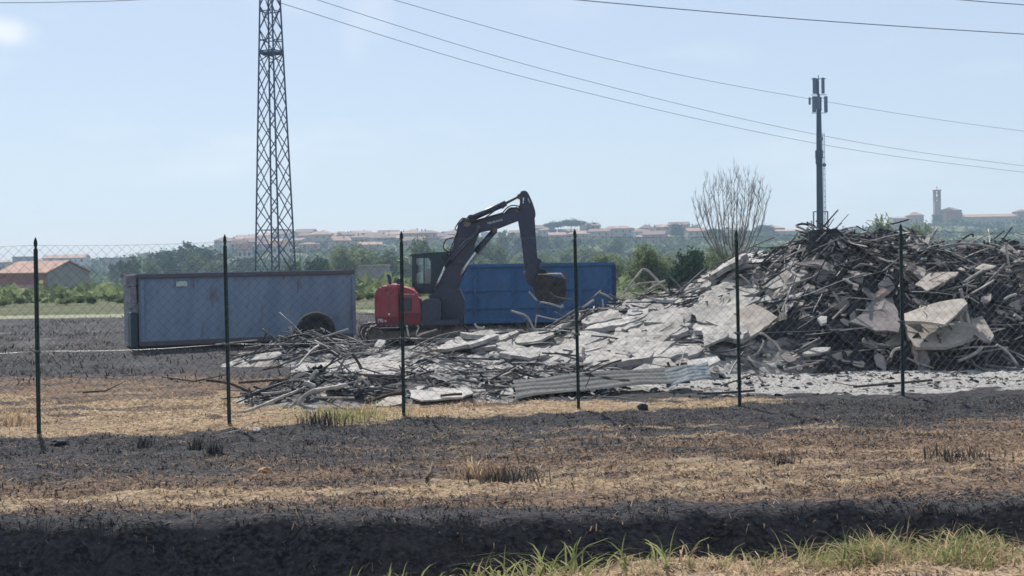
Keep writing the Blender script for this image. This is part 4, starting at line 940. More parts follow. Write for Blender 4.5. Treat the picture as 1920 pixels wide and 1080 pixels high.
for row, (Y, yb, n) in enumerate(((240, 548, 15), (330, 528, 17), (450, 506, 17))):
    for i in range(n):
        px = 870 + (i + rb_.uniform(.1, .9)) / n * 640; kd = rb_.choice(('olive_full', 'mid', 'olive_full', 'dark', 'olive')); hh = rb_.uniform(38, 62) * (1 - .12 * row)
        tree_px(kd, i % 3, px, yb - hh, yb + 8, hh * rb_.uniform(1.0, 1.5), Y + rb_.uniform(-30, 30), '%s tree, %s belt row, %s' % ({'olive_full': 'full olive', 'mid': 'loose green', 'dark': 'dark', 'olive': 'loose olive'}[kd], ('front', 'middle', 'back')[row], where(px)), 'trees of the green belt behind the blue container', name='belt_tree')
# bushes at the edge of the burnt field, round the barn
bi = 0
for px, yt, yb, w, Y in ((8, 566, 588, 40, 84), (38, 562, 588, 34, 92), (62, 556, 587, 40, 100), (92, 558, 586, 42, 104), (125, 566, 584, 44, 86), (150, 562, 584, 30, 94), (175, 568, 583, 36, 88), (205, 562, 582, 46, 96), (232, 566, 581, 40, 90), (-25, 560, 590, 46, 90),
                         (690, 548, 570, 40, 86), (720, 552, 571, 44, 92), (672, 554, 572, 34, 82), (750, 540, 570, 46, 100), (245, 552, 575, 40, 120), (215, 545, 572, 44, 140)):
    p = at(px, yb, Y); z0 = float(ground_z(p.x, Y)) ; h = max(at(px, yt, Y).z - z0, .5)
    tree('mid' if bi % 4 else 'olive', bi % 3, (p.x, Y, z0 - h * .18), h * 1.15, w * Y / FPX, '%s bush %s %s' % ('wide' if w > 41 else 'small', 'far beyond the field edge' if Y > 110 else 'in the middle of the hedge' if Y > 91 else 'at the front of the hedge', 'under the barn eaves' if px < 73 else 'by the barn gable' if px < 160 else 'between barn and grey container' if px < 260 else 'beside the excavator exhaust' if px > 700 else 'at the right end of the grey container'), 'bushes along the field edge', name='bush'); bi += 1
# ragged scrub on the slopes: nobody could count it
def scrub(n, mt, label, yr, seed):
    r = np.random.default_rng(seed); Y = r.uniform(*yr, n); px = r.uniform(-150, 2070, n); X = (px - 960) / FPX * Y
    keep = fbm(X / 45, Y / 45, seed) > .40; X, Y = X[keep], Y[keep]; n = len(X); Z = ground_z(X, Y)
    q = 26; s = r.uniform(1.0, 3.0, n) * (.5 + Y / 900)
    d = r.normal(size=(n, q, 3)) * s[:, None, None] * np.array([1, 1, .55]) * .62; d[:, :, 2] = np.abs(d[:, :, 2]) + .1
    p = (np.stack([X, Y, Z], -1)[:, None] + d).reshape(-1, 3); mm = len(p)
    a = r.normal(size=(mm, 3)); a /= np.linalg.norm(a, axis=1)[:, None]; b_ = np.cross(a, r.normal(size=(mm, 3))); b_ /= np.linalg.norm(b_, axis=1)[:, None]
    ss = (r.uniform(.16, .42, mm) * np.repeat(s, q) * .8)[:, None]
    V = np.stack([p - a * ss, p - b_ * ss, p + a * ss, p + b_ * ss], 1).reshape(-1, 3)
    me = np_mesh('scrub', V, np.arange(mm * 4).reshape(-1, 4), mt); o = D.objects.new('scrub', me); COL.objects.link(o)
    tag(o, label, 'scrub', kind='stuff')
scrub(3600, M['leaf_mid'], 'green scrub covering the hazy slopes below the town', (290, 860), 201)
scrub(2200, M['leaf_dark'], 'dark woodland undergrowth in patches over the hillside', (380, 880), 203)
scrub(1800, M['leaf_olive'], 'dry olive coloured scrub and hedges over the low fields', (95, 420), 205)

# bare tree
BY = 74.0; bb = at(1374, 512, BY); bz = float(ground_z(bb.x, BY)); b0 = Vector((bb.x, BY, bz))
bt = empty('bare_tree', b0, 'leafless tree of many thin upright branches behind the rubble', 'tree')
b = MB(); b.tube([b0 + Vector((0, 0, -.2)), b0 + Vector((.02, 0, .9)), b0 + Vector((0, 0, 1.75))], [.13, .11, .09], 8); b.build('trunk', M['bark'], bt)
rr = random.Random(12); sc_ = BY / FPX
for px, py, fx, fy in ((1304, 388, .0, 500), (1318, 345, -.1, 497), (1338, 326, -.1, 492), (1355, 336, -.05, 488), (1370, 330, 0, 486), (1384, 328, .0, 486), (1398, 327, .05, 488), (1412, 332, .1, 490), (1425, 340, .12, 494), (1437, 378, .15, 500), (1328, 350, -.1, 493), (1406, 350, .1, 490), (1362, 350, 0, 487), (1391, 345, 0, 487), (1310, 365, -.1, 495), (1432, 358, .1, 495), (1347, 340, -.05, 490), (1377, 335, 0, 488), (1405, 338, .05, 489), (1418, 360, .1, 492), (1322, 372, -.05, 494)):
    e = at(px, py, BY + rr.uniform(-1.3, 1.3)); s = b0 + Vector((fx * .6, 0, rr.uniform(.9, 2.9))); s.x += (e.x - b0.x) * .42 * (s.z - b0.z - .9) / 2.0
    dx = e.x - s.x; hgt = e.z - s.z
    pts = [s + Vector((dx * (1 - (1 - t) ** 1.7), (e.y - s.y) * t, hgt * t ** 1.15)) + Vector((rr.uniform(-.05, .05), 0, 0)) * (0 < t < 1) for t in (0, .2, .4, .6, .8, 1)]
    b = MB(); b.tube(pts, [.040, .033, .027, .021, .014, .006], 5); br = b.build('branch', M['twig'], bt)
    for q in range(11):
        i = rr.choice((1, 2, 3, 3, 4, 4)); t = rr.random(); s2 = pts[i].lerp(pts[i + 1], t); L = rr.uniform(.5, 1.25) * (1.15 - .12 * i); sg = rr.choice((-1, 1))
        p2 = [s2, s2 + Vector((sg * L * .22, rr.uniform(-.2, .2), L * .45)), s2 + Vector((sg * L * .30, rr.uniform(-.25, .25), L))]
        b = MB(); b.tube(p2, [.013, .009, .004], 4); tw = b.build('twig', M['twig'], br)
        b = MB()
        for w_ in range(4):
            s3 = p2[1].lerp(p2[2], rr.random()); b.tube([s3, s3 + Vector((rr.uniform(-.16, .16), rr.uniform(-.1, .1), rr.uniform(.2, .42)))], [.0065, .003], 3)
        b.build('twig', M['twig'], br)

# ================================================================== BARN, TOWN, CHURCH
b = MB(); b.box((0, 0, 0), (1, 1, 1)); o = b.build('unit', M['window']); wmesh = o.data; D.objects.remove(o)
def house(loc, w, d, h, rise, rz, wall, roof, label, group=None, hip=False, wins=(4, 2), name='house', flat=False, chim=0, over=.35, wsize=(.9, .12, 1.3), category='house'):
    t = empty(name, (0, 0, 0), label, category, group)
    b = MB(); b.box((0, 0, h / 2 - 1), (w, d, h + 2))
    if not hip and not flat: b.prism([(-d / 2, h), (d / 2, h), (0, h + rise)], -w / 2, w / 2)
    V = b.v
    if not hip and not flat:      # gable prism runs along x
        V[8:] = [(y, x, z) for x, y, z in V[8:]]
    b.build('wall', M[wall], t)
    b = MB(); e = over; th = .18
    if flat:
        b.box((0, 0, h + .12), (w + .3, d + .3, .3))
    elif hip:
        k = min(w, d) / 2 * .95; zz_ = h
        V = [(-w / 2 - e, -d / 2 - e, zz_), (w / 2 + e, -d / 2 - e, zz_), (w / 2 + e, d / 2 + e, zz_), (-w / 2 - e, d / 2 + e, zz_), (-w / 2 + k, 0, zz_ + rise), (w / 2 - k, 0, zz_ + rise)]
        V += [(x, y, z - th) for x, y, z in V[:4]]
        b.add(V, [(0, 1, 5, 4), (1, 2, 5), (2, 3, 4, 5), (3, 0, 4), (6, 7, 1, 0), (7, 8, 2, 1), (8, 9, 3, 2), (9, 6, 0, 3), (9, 8, 7, 6)])
    else:
        sl_ = rise / (d / 2); zo = h - e * sl_
        for sg in (-1, 1):
            V = [(-w / 2 - e, 0, h + rise + .03), (w / 2 + e, 0, h + rise + .03), (w / 2 + e, sg * (d / 2 + e), zo + .03), (-w / 2 - e, sg * (d / 2 + e), zo + .03)]
            V += [(x, y, z + th) for x, y, z in V]; b.add(V, [(0, 1, 2, 3), (4, 5, 6, 7), (0, 1, 5, 4), (1, 2, 6, 5), (2, 3, 7, 6), (3, 0, 4, 7)])
    rf = b.build('roof', M[roof], t)
    for q in range(chim):
        b = MB(); b.box((random.uniform(-.3, .3) * w, random.uniform(-.2, .2) * d, h + rise * .85 + .3), (.6, .6, 1.3)); b.build('chimney', M[wall], rf)
    nx_, nz_ = wins
    for i in range(nx_):
        for k in range(nz_):
            inst('window', wmesh, t, ((i + .5) / nx_ * w - w / 2, -d / 2 - .02, (k + .55) / nz_ * h), (0, 0, 0), wsize)
    for k in range(nz_):
        for i in range(max(1, nx_ // 2) if nx_ else 0):
            inst('window', wmesh, t, (w / 2 + .02, ((i + .5) / max(1, nx_ // 2) - .5) * d, (k + .55) / nz_ * h), (0, 0, R(90)), wsize)
    t.location = loc; t.rotation_euler = (0, 0, rz); return t
def house_px(px, yt, yb, wpx, Y, wall, roof, label, group=None, **k):
    """a building whose eaves sit at yt and whose foot shows at yb"""
    s = Y / FPX; p = at(px, yb, Y); h = max((yb - yt) * s, 2.5); z0 = p.z
    gz_ = float(ground_z(p.x, Y)); h += max(0, z0 - gz_); z0 = min(z0, gz_)
    return house((p.x, Y, z0), wpx * s, k.pop('d', wpx * s * .8), h, k.pop('rise', 2.0), k.pop('rz', random.uniform(-.3, .3)), wall, roof, label, group, **k)
# barn
p = at(78, 575, 200); gzb = float(ground_z(p.x, 200))
ba = house((p.x - .6, 203, gzb - .3), 11.2, 7.4, 4.35, 1.55, R(-34), 'wall_brick', 'roof_pale', 'old farm barn with pale tiled gable roof and lean-to at left', None, wins=(0, 1), name='barn', over=.3, category='barn')
rot = Matrix.Rotation(0, 3, 'Z')
def barn_part(nm, mt, fn):
    b = MB(); fn(b); o = b.build(nm, M[mt], None); o.parent = ba; KIDS.setdefault(ba.name, []).append(o)
barn_part('gable_wall', 'wall_grey', lambda b: (b.prism([(-3.68, -1), (3.68, -1), (3.68, 4.3), (0, 5.85), (-3.68, 4.3)], 5.62, 5.70), b.v.__setitem__(slice(0, len(b.v)), [(y, x, z) for x, y, z in b.v])))
def lean(b, s):
    V = [(-5.6, s * 3.7, 2.55), (5.6, s * 3.7, 2.55), (5.6, s * 6.3, 1.65), (-5.6, s * 6.3, 1.65)]; V += [(x, y, z + .16) for x, y, z in V]
    b.add(V, [(0, 1, 2, 3), (4, 5, 6, 7), (0, 1, 5, 4), (1, 2, 6, 5), (2, 3, 7, 6), (3, 0, 4, 7)])
barn_part('lean_to_roof', 'roof_pale', lambda b: lean(b, -1)); barn_part('lean_to_roof', 'roof_pale', lambda b: lean(b, 1))
barn_part('lean_to_wall', 'wall_grey', lambda b: (b.box((0, -4.9, .4), (11.0, 2.4, 2.5)),)); barn_part('lean_to_wall', 'wall_grey', lambda b: (b.box((0, 4.9, .4), (11.0, 2.4, 2.5)),))
barn_part('barn_door', 'window', lambda b: (b.box((5.72, -.6, .9), (.06, 1.5, 2.2)),)); barn_part('barn_door', 'window', lambda b: (b.box((5.72, 2.0, .7), (.06, .7, .8)),))
# far buildings on the left skyline
house_px(125, 484, 500, 78, 700, 'wall_white', 'roof_pale', 'long pale farmhouse on the hazy skyline above the barn', d=11, rise=1.6, rz=.05, wins=(7, 2))
house_px(45, 482, 502, 30, 720, 'wall_grey', 'wall_grey', 'hazy flat topped farm block at the far left skyline', flat=True, d=10, rz=0, wins=(3, 1))
house_px(12, 492, 504, 44, 740, 'wall_grey', 'roof_pale', 'low hazy farm building at the left frame edge', d=9, rise=1, rz=0, wins=(3, 1))
house_px(78, 489, 502, 40, 735, 'wall_white', 'roof_pale', 'low hazy building between two fence side farmhouses', d=9, rise=1, rz=0, wins=(3, 1))
house_px(225, 484, 494, 60, 640, 'wall_grey', 'wall_grey', 'long low hazy shed left of the dark wood', flat=True, d=10, rz=0, wins=(5, 1))
# the town on the hill, skyline houses first
SKH = [(652, 443, 455, 24, 'wall_grey', 'wall_grey', dict(flat=True, wins=(4, 1)), 'small flat roofed tower house on the town skyline'),
       (733, 443, 462, 30, 'wall_white', 'roof_tile', dict(rise=1.9, chim=2, rz=R(78), d=11), 'gabled white house highest on the town skyline'),
       (786, 444, 470, 46, 'wall_cream', 'roof_pale', dict(hip=True, rise=2.2, chim=1, rz=0), 'wide hip roofed house left of the boom knee'),
       (826, 444, 470, 32, 'wall_cream', 'roof_tile', dict(hip=True, rise=2.2, chim=2, rz=0), 'hip roofed house with two chimneys beside the boom'),
       (848, 446, 470, 22, 'wall_grey', 'roof_tile', dict(hip=True, rise=1.8, chim=1, rz=0), 'small hip roofed house partly behind the boom'),
       (700, 448, 466, 34, 'wall_pink', 'roof_tile', dict(rise=1.3, chim=1), 'pink house below and left of the white gabled house'),
       (602, 449, 462, 32, 'wall_pink', 'roof_tile', dict(rise=1.4, chim=1), 'low pink house on the skyline right of the pylon')]
for px, yt, yb, w, wl, rf, kw, lb in SKH: house_px(px, yt, yb, w, 885, wl, rf, lb, 'houses of the hill town', **kw)
rr = random.Random(31); cnt = 0
for row, (Y, ydrop, n) in enumerate(((868, 0, 17), (830, 7, 15), (785, 15, 12), (720, 24, 7))):
    for i in range(n):
        px = 420 + (i + rr.uniform(.1, .9)) / n * 450
        if row == 3 and px > 780: continue
        Y2 = Y + rr.uniform(-14, 14); X2 = (px - 960) / FPX * Y2; z = float(ground_z(X2, Y2)); w = rr.uniform(8, 14); 
        wl = rr.choice(('wall_cream', 'wall_pink', 'wall_cream', 'wall_white', 'wall_grey')); hp = rr.random() < .4
        house((X2, Y2, z - 1), w, rr.uniform(7, 10), rr.uniform(4.5, 7.5), rr.uniform(1.3, 2.2), rr.uniform(-.7, .7), wl, rr.choice(('roof_tile', 'roof_pale', 'roof_tile')),
              '%s %s %s row town house %s' % (wl[5:], 'hipped' if hp else 'gabled', ('top', 'second', 'third', 'lowest')[row], where(px)), 'crowded houses of the hill town', hip=hp, wins=(3, 2), chim=rr.randint(0, 1)); cnt += 1
house_px(460, 468, 490, 26, 520, 'wall_white', 'roof_tile', 'white two storey house seen through the left legs of the pylon', rz=.1, wins=(3, 2))
house_px(527, 462, 482, 26, 540, 'wall_white', 'roof_pale', 'white house seen through the right legs of the pylon', rz=-.1, wins=(3, 2))
house_px(450, 458, 476, 28, 640, 'wall_cream', 'roof_tile', 'cream block just right of the second fence post', rz=0, wins=(4, 3))
house_px(700, 508, 524, 60, 260, 'wall_grey', 'wall_cream', 'long low field wall building beyond the gap right of the grey container', flat=True, d=3, rz=0, wins=(0, 1), wsize=(.6, .1, .6))
# right of the excavator
RH = [(1106, 436, 462, 28, 800, 'wall_cream', 'roof_pale', dict(rise=.9, rz=0), 'cream house right under the flat cedar'),
      (1140, 440, 450, 42, 830, 'wall_cream', 'roof_pale', dict(rise=.8, rz=0, wins=(5, 1)), 'low cream row house on the skyline right of the cedar'),
      (1150, 437, 446, 20, 835, 'wall_white', 'wall_white', dict(flat=True, rz=0, wins=(3, 1)), 'small flat white block behind the low cream row'),
      (1190, 433, 448, 26, 825, 'wall_white', 'roof_pale', dict(rise=1.2, rz=0, wins=(2, 1)), 'left half of the white pair of houses on the skyline'),
      (1212, 428, 448, 28, 822, 'wall_white', 'roof_tile', dict(hip=True, rise=2, chim=2, rz=0, wins=(3, 2)), 'taller white house with chimneys on the skyline'),
      (1238, 434, 448, 40, 815, 'wall_cream', 'roof_pale', dict(flat=True, rz=0, wins=(0, 1)), 'bare cream wall house right of the white houses'),
      (1234, 444, 478, 80, 760, 'wall_cream', 'roof_pale', dict(rise=.7, rz=0, d=10, wins=(8, 3), wsize=(1.2, .12, 1.5)), 'big cream apartment block with rows of dark windows'),
      (1030, 458, 470, 34, 700, 'wall_pink', 'roof_tile', dict(rise=1, rz=0), 'pinkish house half hidden in trees right of the arm'),
      (1000, 437, 447, 40, 850, 'wall_pink', 'roof_tile', dict(rise=1.1, rz=0), 'pink roofed house on the skyline right of the arm'),
      (920, 436, 446, 36, 860, 'wall_white', 'wall_white', dict(flat=True, rz=0, wins=(0, 1)), 'pale flat building visible under the raised boom'),
      (1480, 434, 448, 60, 850, 'wall_cream', 'roof_pale', dict(rise=1.0, rz=0, wins=(6, 1)), 'long cream building left of the telecom mast'),
      (1380, 432, 446, 34, 860, 'wall_grey', 'roof_tile', dict(rise=1.5, rz=0), 'grey gabled house behind the bare tree'),
      (1445, 428, 446, 46, 870, 'wall_grey', 'roof_pale', dict(hip=True, rise=1.6, rz=0), 'hip roofed house right of the bare tree'),
      (1715, 404, 424, 28, 900, 'wall_cream', 'roof_pale', dict(hip=True, rise=2.2, rz=0, wins=(3, 1)), 'cream hip roofed house left of the bell tower'),
      (1690, 410, 426, 40, 905, 'wall_cream', 'roof_pale', dict(rise=1.0, rz=0), 'low cream house further left of the bell tower')]
for px, yt, yb, w, Y, wl, rf, kw, lb in RH: house_px(px, yt, yb, w, Y, wl, rf, lb, **kw)
rr = random.Random(71)
for i in range(18):
    px = 965 + (i + rr.uniform(.1, .9)) / 18 * 345; Y2 = rr.uniform(700, 850); X2 = (px - 960) / FPX * Y2; z = float(ground_z(X2, Y2)); wl = rr.choice(('wall_cream', 'wall_white', 'wall_cream', 'wall_pink'))
    house((X2, Y2, z - .5), rr.uniform(8, 13), rr.uniform(7, 9), rr.uniform(5, 7.5), rr.uniform(1.2, 1.9), rr.uniform(-.5, .5), wl, rr.choice(('roof_tile', 'roof_pale')), 'small %s house among trees on the hillside %s' % (wl[5:], where(px)), 'scattered houses on the wooded hillside', hip=rr.random() < .4, wins=(3, 2))
# church: bell tower, brick nave, long wing
CY = 900; s = CY / FPX
p = at(1757, 402, CY); gzc = float(ground_z(p.x, CY)); zt_ = at(1757, 357, CY).z; w = 11.5 * s
bt_ = empty('bell_tower', (p.x, CY, gzc), 'slim square bell tower with open belfry on the hill at right', 'bell tower')
zb = at(1757, 378, CY).z
b = MB(); b.box((p.x, CY, (gzc - 2 + zb) / 2), (w, w, zb - gzc + 2)); b.build('shaft', M['wall_pink'], bt_)
for sx in (-1, 1):
    for sy in (-1, 1):
        b = MB(); b.box((p.x + sx * (w / 2 - .55), CY + sy * (w / 2 - .55), (zb + zt_) / 2), (1.1, 1.1, zt_ - zb)); b.build('belfry_pillar', M['wall_brick'], bt_)
for f in (0.0, .36, .72):
    b = MB(); z = zb + (zt_ - zb) * f; b.box((p.x, CY, z + .2), (w * .96, w * .96, .45)); b.build('belfry_floor', M['wall_brick'], bt_)
b = MB(); b.box((p.x, CY, zt_), (w + .7, w + .7, .8)); b.build('cornice', M['wall_brick'], bt_)
b = MB(); b.box((p.x, CY, zt_ + 1.4), (.22, .22, 2.6)); b.box((p.x, CY, zt_ + 2.0), (1.1, .2, .2)); b.build('cross', M['pylon'], bt_)
b = MB(); b.tube([(p.x, CY, zb + 2.2), (p.x, CY, zb + 1.2)], [.3, .8], 10); b.build('bell', M['rustbar'], bt_)
house_px(1780, 395, 424, 30, 896, 'wall_brick', 'roof_tile', 'red brick church nave with gabled front beside the bell tower', name='church', d=18, rise=2.3, rz=R(90) * 0, hip=True, wins=(0, 1), category='church')
house_px(1796, 400, 424, 10, 893, 'wall_brick', 'roof_tile', 'lower brick annex at the right of the church nave', name='church_annex', d=8, rise=.8, rz=0, flat=True, wins=(0, 1), category='church')
house_px(1850, 407, 432, 108, 893, 'wall_cream', 'roof_pale', 'long convent wing with a row of small windows right of the church', name='convent', d=12, rise=1.7, rz=R(1.0), wins=(14, 1), wsize=(.9, .14, 1.4), category='building')
house_px(1915, 397, 432, 24, 890, 'wall_pink', 'roof_tile', 'round cornered end block of the convent at the frame edge', name='convent_block', d=10, rise=1.6, rz=0, hip=True, wins=(2, 2), category='building')

# ================================================================== HAZE (air)
b = MB(); b.box((0, 672, 21), (1800, 1480, 84)); hz = b.build('haze', M['glass'], None)
hm = D.materials.new('haze_air'); hm.use_nodes = True; nt = hm.node_tree; nt.nodes.remove(nt.nodes['Principled BSDF'])
pv = _n(nt, 'ShaderNodeVolumePrincipled'); pv.inputs['Color'].default_value = (0.62, 0.82, 1.0, 1); pv.inputs['Density'].default_value = 0.00040; pv.inputs['Anisotropy'].default_value = 0.1
nt.links.new(pv.outputs[0], nt.nodes['Material Output'].inputs['Volume']); hz.data.materials.clear(); hz.data.materials.append(hm)
tag(hz, kind='stuff')
# ================================================================== DEBRIS
def Z6(u, v): return (1680 + u / 6.75, 540 + v / 6.75)
def Z7(u, v): return (1440 + u / 6.75, 540 + v / 6.75)
def Z8(u, v): return (1180 + u / 6, 480 + v / 6)
def ZA(u, v): return (1040 + u / 5.333, 560 + v / 5.333)
def ZB(u, v): return (640 + u / 6, 600 + v / 6)
def ZC(u, v): return (840 + u / 3.6, 480 + v / 3.6)
def ZD(u, v): return (1640 + u / 6.354, 410 + v / 6.354)
def ZE(u, v): return (420 + u / 3.84, 560 + v / 3.84)
def ZF(u, v): return (1280 + u / 5.4, 380 + v / 5.4)
def ZG(u, v): return (1320 + u / 3.2, 540 + v / 3.2)
def slab(px, n, thick, mt, label, cat='slab', name='slab', lift=.06, group=None, seed=0, rag=.05, C=None, warp=.025):
    """an irregular sheet lying at its own tilt on the heap; px is its outline as seen"""
    n = Vector(n).normalized(); r = random.Random(seed + len(label))
    cx = sum(p[0] for p in px) / len(px); cy = sum(p[1] for p in px) / len(px)
    c = Vector(C) if C is not None else hit(cx, cy) + Vector((0, -.05, lift))
    P_ = []
    for a, q in px:
        d = ray(a, q); t = (c - CP).dot(n) / d.dot(n); P_.append(CP + d * t)
    out = []
    for i in range(len(P_)):
        a, e = P_[i], P_[(i + 1) % len(P_)]; k = max(1, int((e - a).length / .16))
        for j in range(k):
            q = a.lerp(e, j / k)
            if j and rag: q += (c - q).normalized() * r.uniform(-rag, rag)
            out.append(q)
    m_ = len(out); cen = sum(out, Vector()) / m_; V = []; F = []
    ph = r.uniform(0, 9)
    for f in (1, .7, .38):
        for q in out:
            w = cen + (q - cen) * f
            V.append(w + n * (warp * math.sin(w.x * 3.1 + ph) * math.cos(w.y * 2.7 + ph) * (1.2 if f < 1 else .9)))
    V.append(cen); top = len(V)
    for q in V[:m_]: pass
    for k in range(2):
        for i in range(m_):
            j = (i + 1) % m_; F.append((k * m_ + i, k * m_ + j, (k + 1) * m_ + j, (k + 1) * m_ + i))
    for i in range(m_): F.append((2 * m_ + i, 2 * m_ + (i + 1) % m_, top - 1))
    V += [V[i] - n * thick for i in range(m_)]
    for i in range(m_):
        j = (i + 1) % m_; F.append((i, top + i, top + j, j))
    F.append([top + i for i in range(m_)])
    b = MB(); b.add(V, F, False); o = b.build(name, M[mt], None, origin=cen); o['kind'] = 'thing'
    return tag(o, label, cat, group)
TANN = (-.05, -.42, .9)
slab([Z6(105, 320), Z6(320, 245), Z6(540, 190), Z6(720, 150), Z6(860, 130), Z6(905, 190), Z6(760, 330), Z6(615, 450), Z6(360, 425), Z6(110, 425)], (-.06, -.30, .95), .05, 'tan', 'upper tan scorched board with a dark cut edge at lower right of the heap', 'board', 'scorched_board', lift=.22, rag=.01)
slab([Z6(110, 455), Z6(360, 430), Z6(600, 450), Z6(800, 410), Z6(960, 440), Z6(985, 590), Z6(860, 680), Z6(640, 740), Z6(250, 745), Z6(140, 600)], (-.04, -.5, .87), .07, 'tan', 'large tan board under the upper one with two white pipes across it', 'board', 'scorched_board', lift=.16, rag=.015)
slab([Z6(950, 400), Z6(1090, 350), Z6(1240, 600), Z6(1190, 670), Z6(1110, 660), Z6(980, 570)], (-.1, -.5, .86), .05, 'tan', 'small tan board with a raised right rim beside the white pipes', 'board', 'scorched_board', lift=.2, rag=.0)
slab([Z7(1040, 430), Z7(1180, 330), Z7(1290, 215), Z7(1400, 20), Z7(1560, -60), Z7(1600, 200), Z7(1680, 430), Z7(1650, 560), Z7(1360, 540), Z7(1200, 470)], (-.05, -.55, .83), .04, 'brownplate', 'big brown grey scorched sheet with an orange stain left of the rightmost post', 'sheet', 'scorched_sheet', lift=.2)
slab([Z8(1220, 610), Z8(1400, 545), Z8(1520, 600), Z8(1670, 690), Z8(1460, 840), Z8(1260, 975), Z8(1040, 940), Z8(1000, 880), Z8(1100, 740)], (-.10, -.40, .91), .06, 'tan', 'square tan grey board leaning out of the heap over a dark hollow', 'board', 'leaning_board', lift=.22, rag=.012)
slab([Z8(700, 480), Z8(880, 480), Z8(1010, 330), Z8(1160, 260), Z8(1210, 350), Z8(1000, 400), Z8(1130, 500), Z8(900, 560)], (-.3, -.35, .88), .04, 'pale', 'pale slab rising to the fifth post below its tip', lift=.1)
slab([Z8(1020, 290), Z8(1100, 225), Z8(1190, 150), Z8(1206, 178), Z8(1160, 235), Z8(1060, 300)], (-.45, -.35, .8), .05, 'tan', 'narrow tan plank leaning up against the fifth post', 'plank', 'burnt_plank', lift=.25)
slab([Z8(1240, 110), Z8(1300, 60), Z8(1350, 25), Z8(1370, 40), Z8(1310, 95), Z8(1250, 140)], (-.5, -.35, .8), .05, 'palebar', 'narrow pale plank jutting up right of the fifth post', 'plank', 'burnt_plank', lift=.25)
slab([ZF(980, 740), ZF(1050, 690), ZF(1200, 700), ZF(1300, 740), ZF(1370, 810), ZF(1240, 790), ZF(1040, 815)], (-.1, -.6, .8), .05, 'tan', 'flat greyish tan slab on the left shoulder of the tall heap', lift=.15)
slab([ZF(1130, 610), ZF(1340, 570), ZF(1500, 590), ZF(1570, 660), ZF(1500, 690), ZF(1380, 640)], (.05, -.55, .83), .04, 'brownplate', 'brown scorched sheet high on the left shoulder of the tall heap', 'sheet', 'scorched_sheet', lift=.15)
# ash covered slabs of the low slope
ASH = [([ZA(660, 210), ZA(870, 150), ZA(1000, 155), ZA(1250, 165), ZA(1295, 260), ZA(1140, 355), ZA(1020, 430), ZA(820, 520), ZA(620, 560), ZA(560, 430)], 'ash', 'largest bright ash covered slab in the middle of the slope'),
       ([ZA(140, 530), ZA(420, 440), ZA(620, 480), ZA(850, 560), ZA(760, 640), ZA(380, 740), ZA(100, 700), ZA(160, 620)], 'ash', 'broad ash slab just right of the fourth fence post'),
       ([ZA(930, 510), ZA(1080, 488), ZA(1290, 510), ZA(1330, 560), ZA(1150, 592), ZA(890, 558)], 'pale', 'smooth pale grey slab with a ragged right end on the lower slope'),
       ([ZA(850, 595), ZA(1150, 603), ZA(1220, 660), ZA(1060, 668), ZA(880, 650)], 'ash', 'thin ash slab overlapped by the smooth pale one'),
       ([ZA(660, 770), ZA(780, 710), ZA(900, 665), ZA(1100, 690), ZA(1120, 740), ZA(960, 778)], 'ash', 'pale ash slab right above the corrugated sheet'),
       ([ZA(1300, 640), ZA(1620, 560), ZA(1655, 605), ZA(1540, 670), ZA(1290, 682)], 'pale', 'pale wedge shaped slab left of the dark hollow'),
       ([ZA(1480, 310), ZA(1600, 260), ZA(1720, 230), ZA(1840, 240), ZA(1700, 400), ZA(1500, 470)], 'ash', 'ash slab beneath the leaning board near the fifth post'),
       ([ZB(1320, 220), ZB(1400, 160), ZB(1640, 160), ZB(1660, 215), ZB(1580, 290), ZB(1380, 305), ZB(1150, 290), ZB(1200, 262)], 'pale', 'white slab with a shadowed right edge in front of the blue container'),
       ([ZB(60, 370), ZB(180, 335), ZB(450, 345), ZB(710, 340), ZB(700, 400), ZB(560, 400), ZB(230, 440), ZB(30, 440)], 'pale', 'long white slab left of the third fence post'),
       ([ZB(370, 290), ZB(420, 230), ZB(500, 240), ZB(440, 300)], 'pale', 'small white slab leaning against the excavator track'),
       ([ZC(430, 710), ZC(560, 600), ZC(700, 540), ZC(690, 600), ZC(610, 705)], 'ash', 'ash slab sloping left of the fourth fence post'),
       ([ZC(640, 720), ZC(740, 660), ZC(830, 700), ZC(800, 730), ZC(680, 740)], 'ash', 'low ash slab at the foot of the fourth fence post'),
       ([ZC(705, 500), ZC(740, 480), ZC(790, 488), ZC(780, 520), ZC(720, 524)], 'pale', 'small bright white lump left of the fourth post'),
       ([ZC(1170, 490), ZC(1280, 400), ZC(1330, 395), ZC(1390, 385), ZC(1300, 450), ZC(1200, 500)], 'ash', 'ash slab sloping up below the dark bars'),
       ([ZC(850, 770), ZC(950, 735), ZC(1100, 760), ZC(1010, 790), ZC(900, 790)], 'ash', 'low ash slab right behind the corrugated sheet'),
       ([ZE(190, 440), ZE(260, 400), ZE(400, 390), ZE(420, 410), ZE(330, 440)], 'ash', 'ash slab on the small heap before the grey container'),
       ([ZE(1590, 330), ZE(1690, 280), ZE(1720, 300), ZE(1700, 345)], 'pale', 'small pale slab tilted at the white slab'),
       ([ZG(590, 390), ZG(650, 362), ZG(760, 362), ZG(740, 378), ZG(620, 396)], 'pale', 'pale flat piece lying in the dark hollow')]
for i, (pl, mt, lb) in enumerate(ASH):
    slab(pl, (RNG.uniform(-.16, .08), RNG.uniform(-.34, -.22), 1), .05, mt, lb, 'slab', 'ash_slab', lift=.16, seed=i * 7, rag=.06, warp=.045)
slab([ZB(760, 795), ZB(870, 752), ZB(1120, 765), ZB(1400, 745), ZB(1490, 820), ZB(1350, 880), ZB(900, 900), ZB(775, 865)], (.0, -.2, 1), .025, 'pale', 'flat white sheet on the ground right of the third fence post', 'sheet', 'white_sheet', lift=.08, rag=.04)
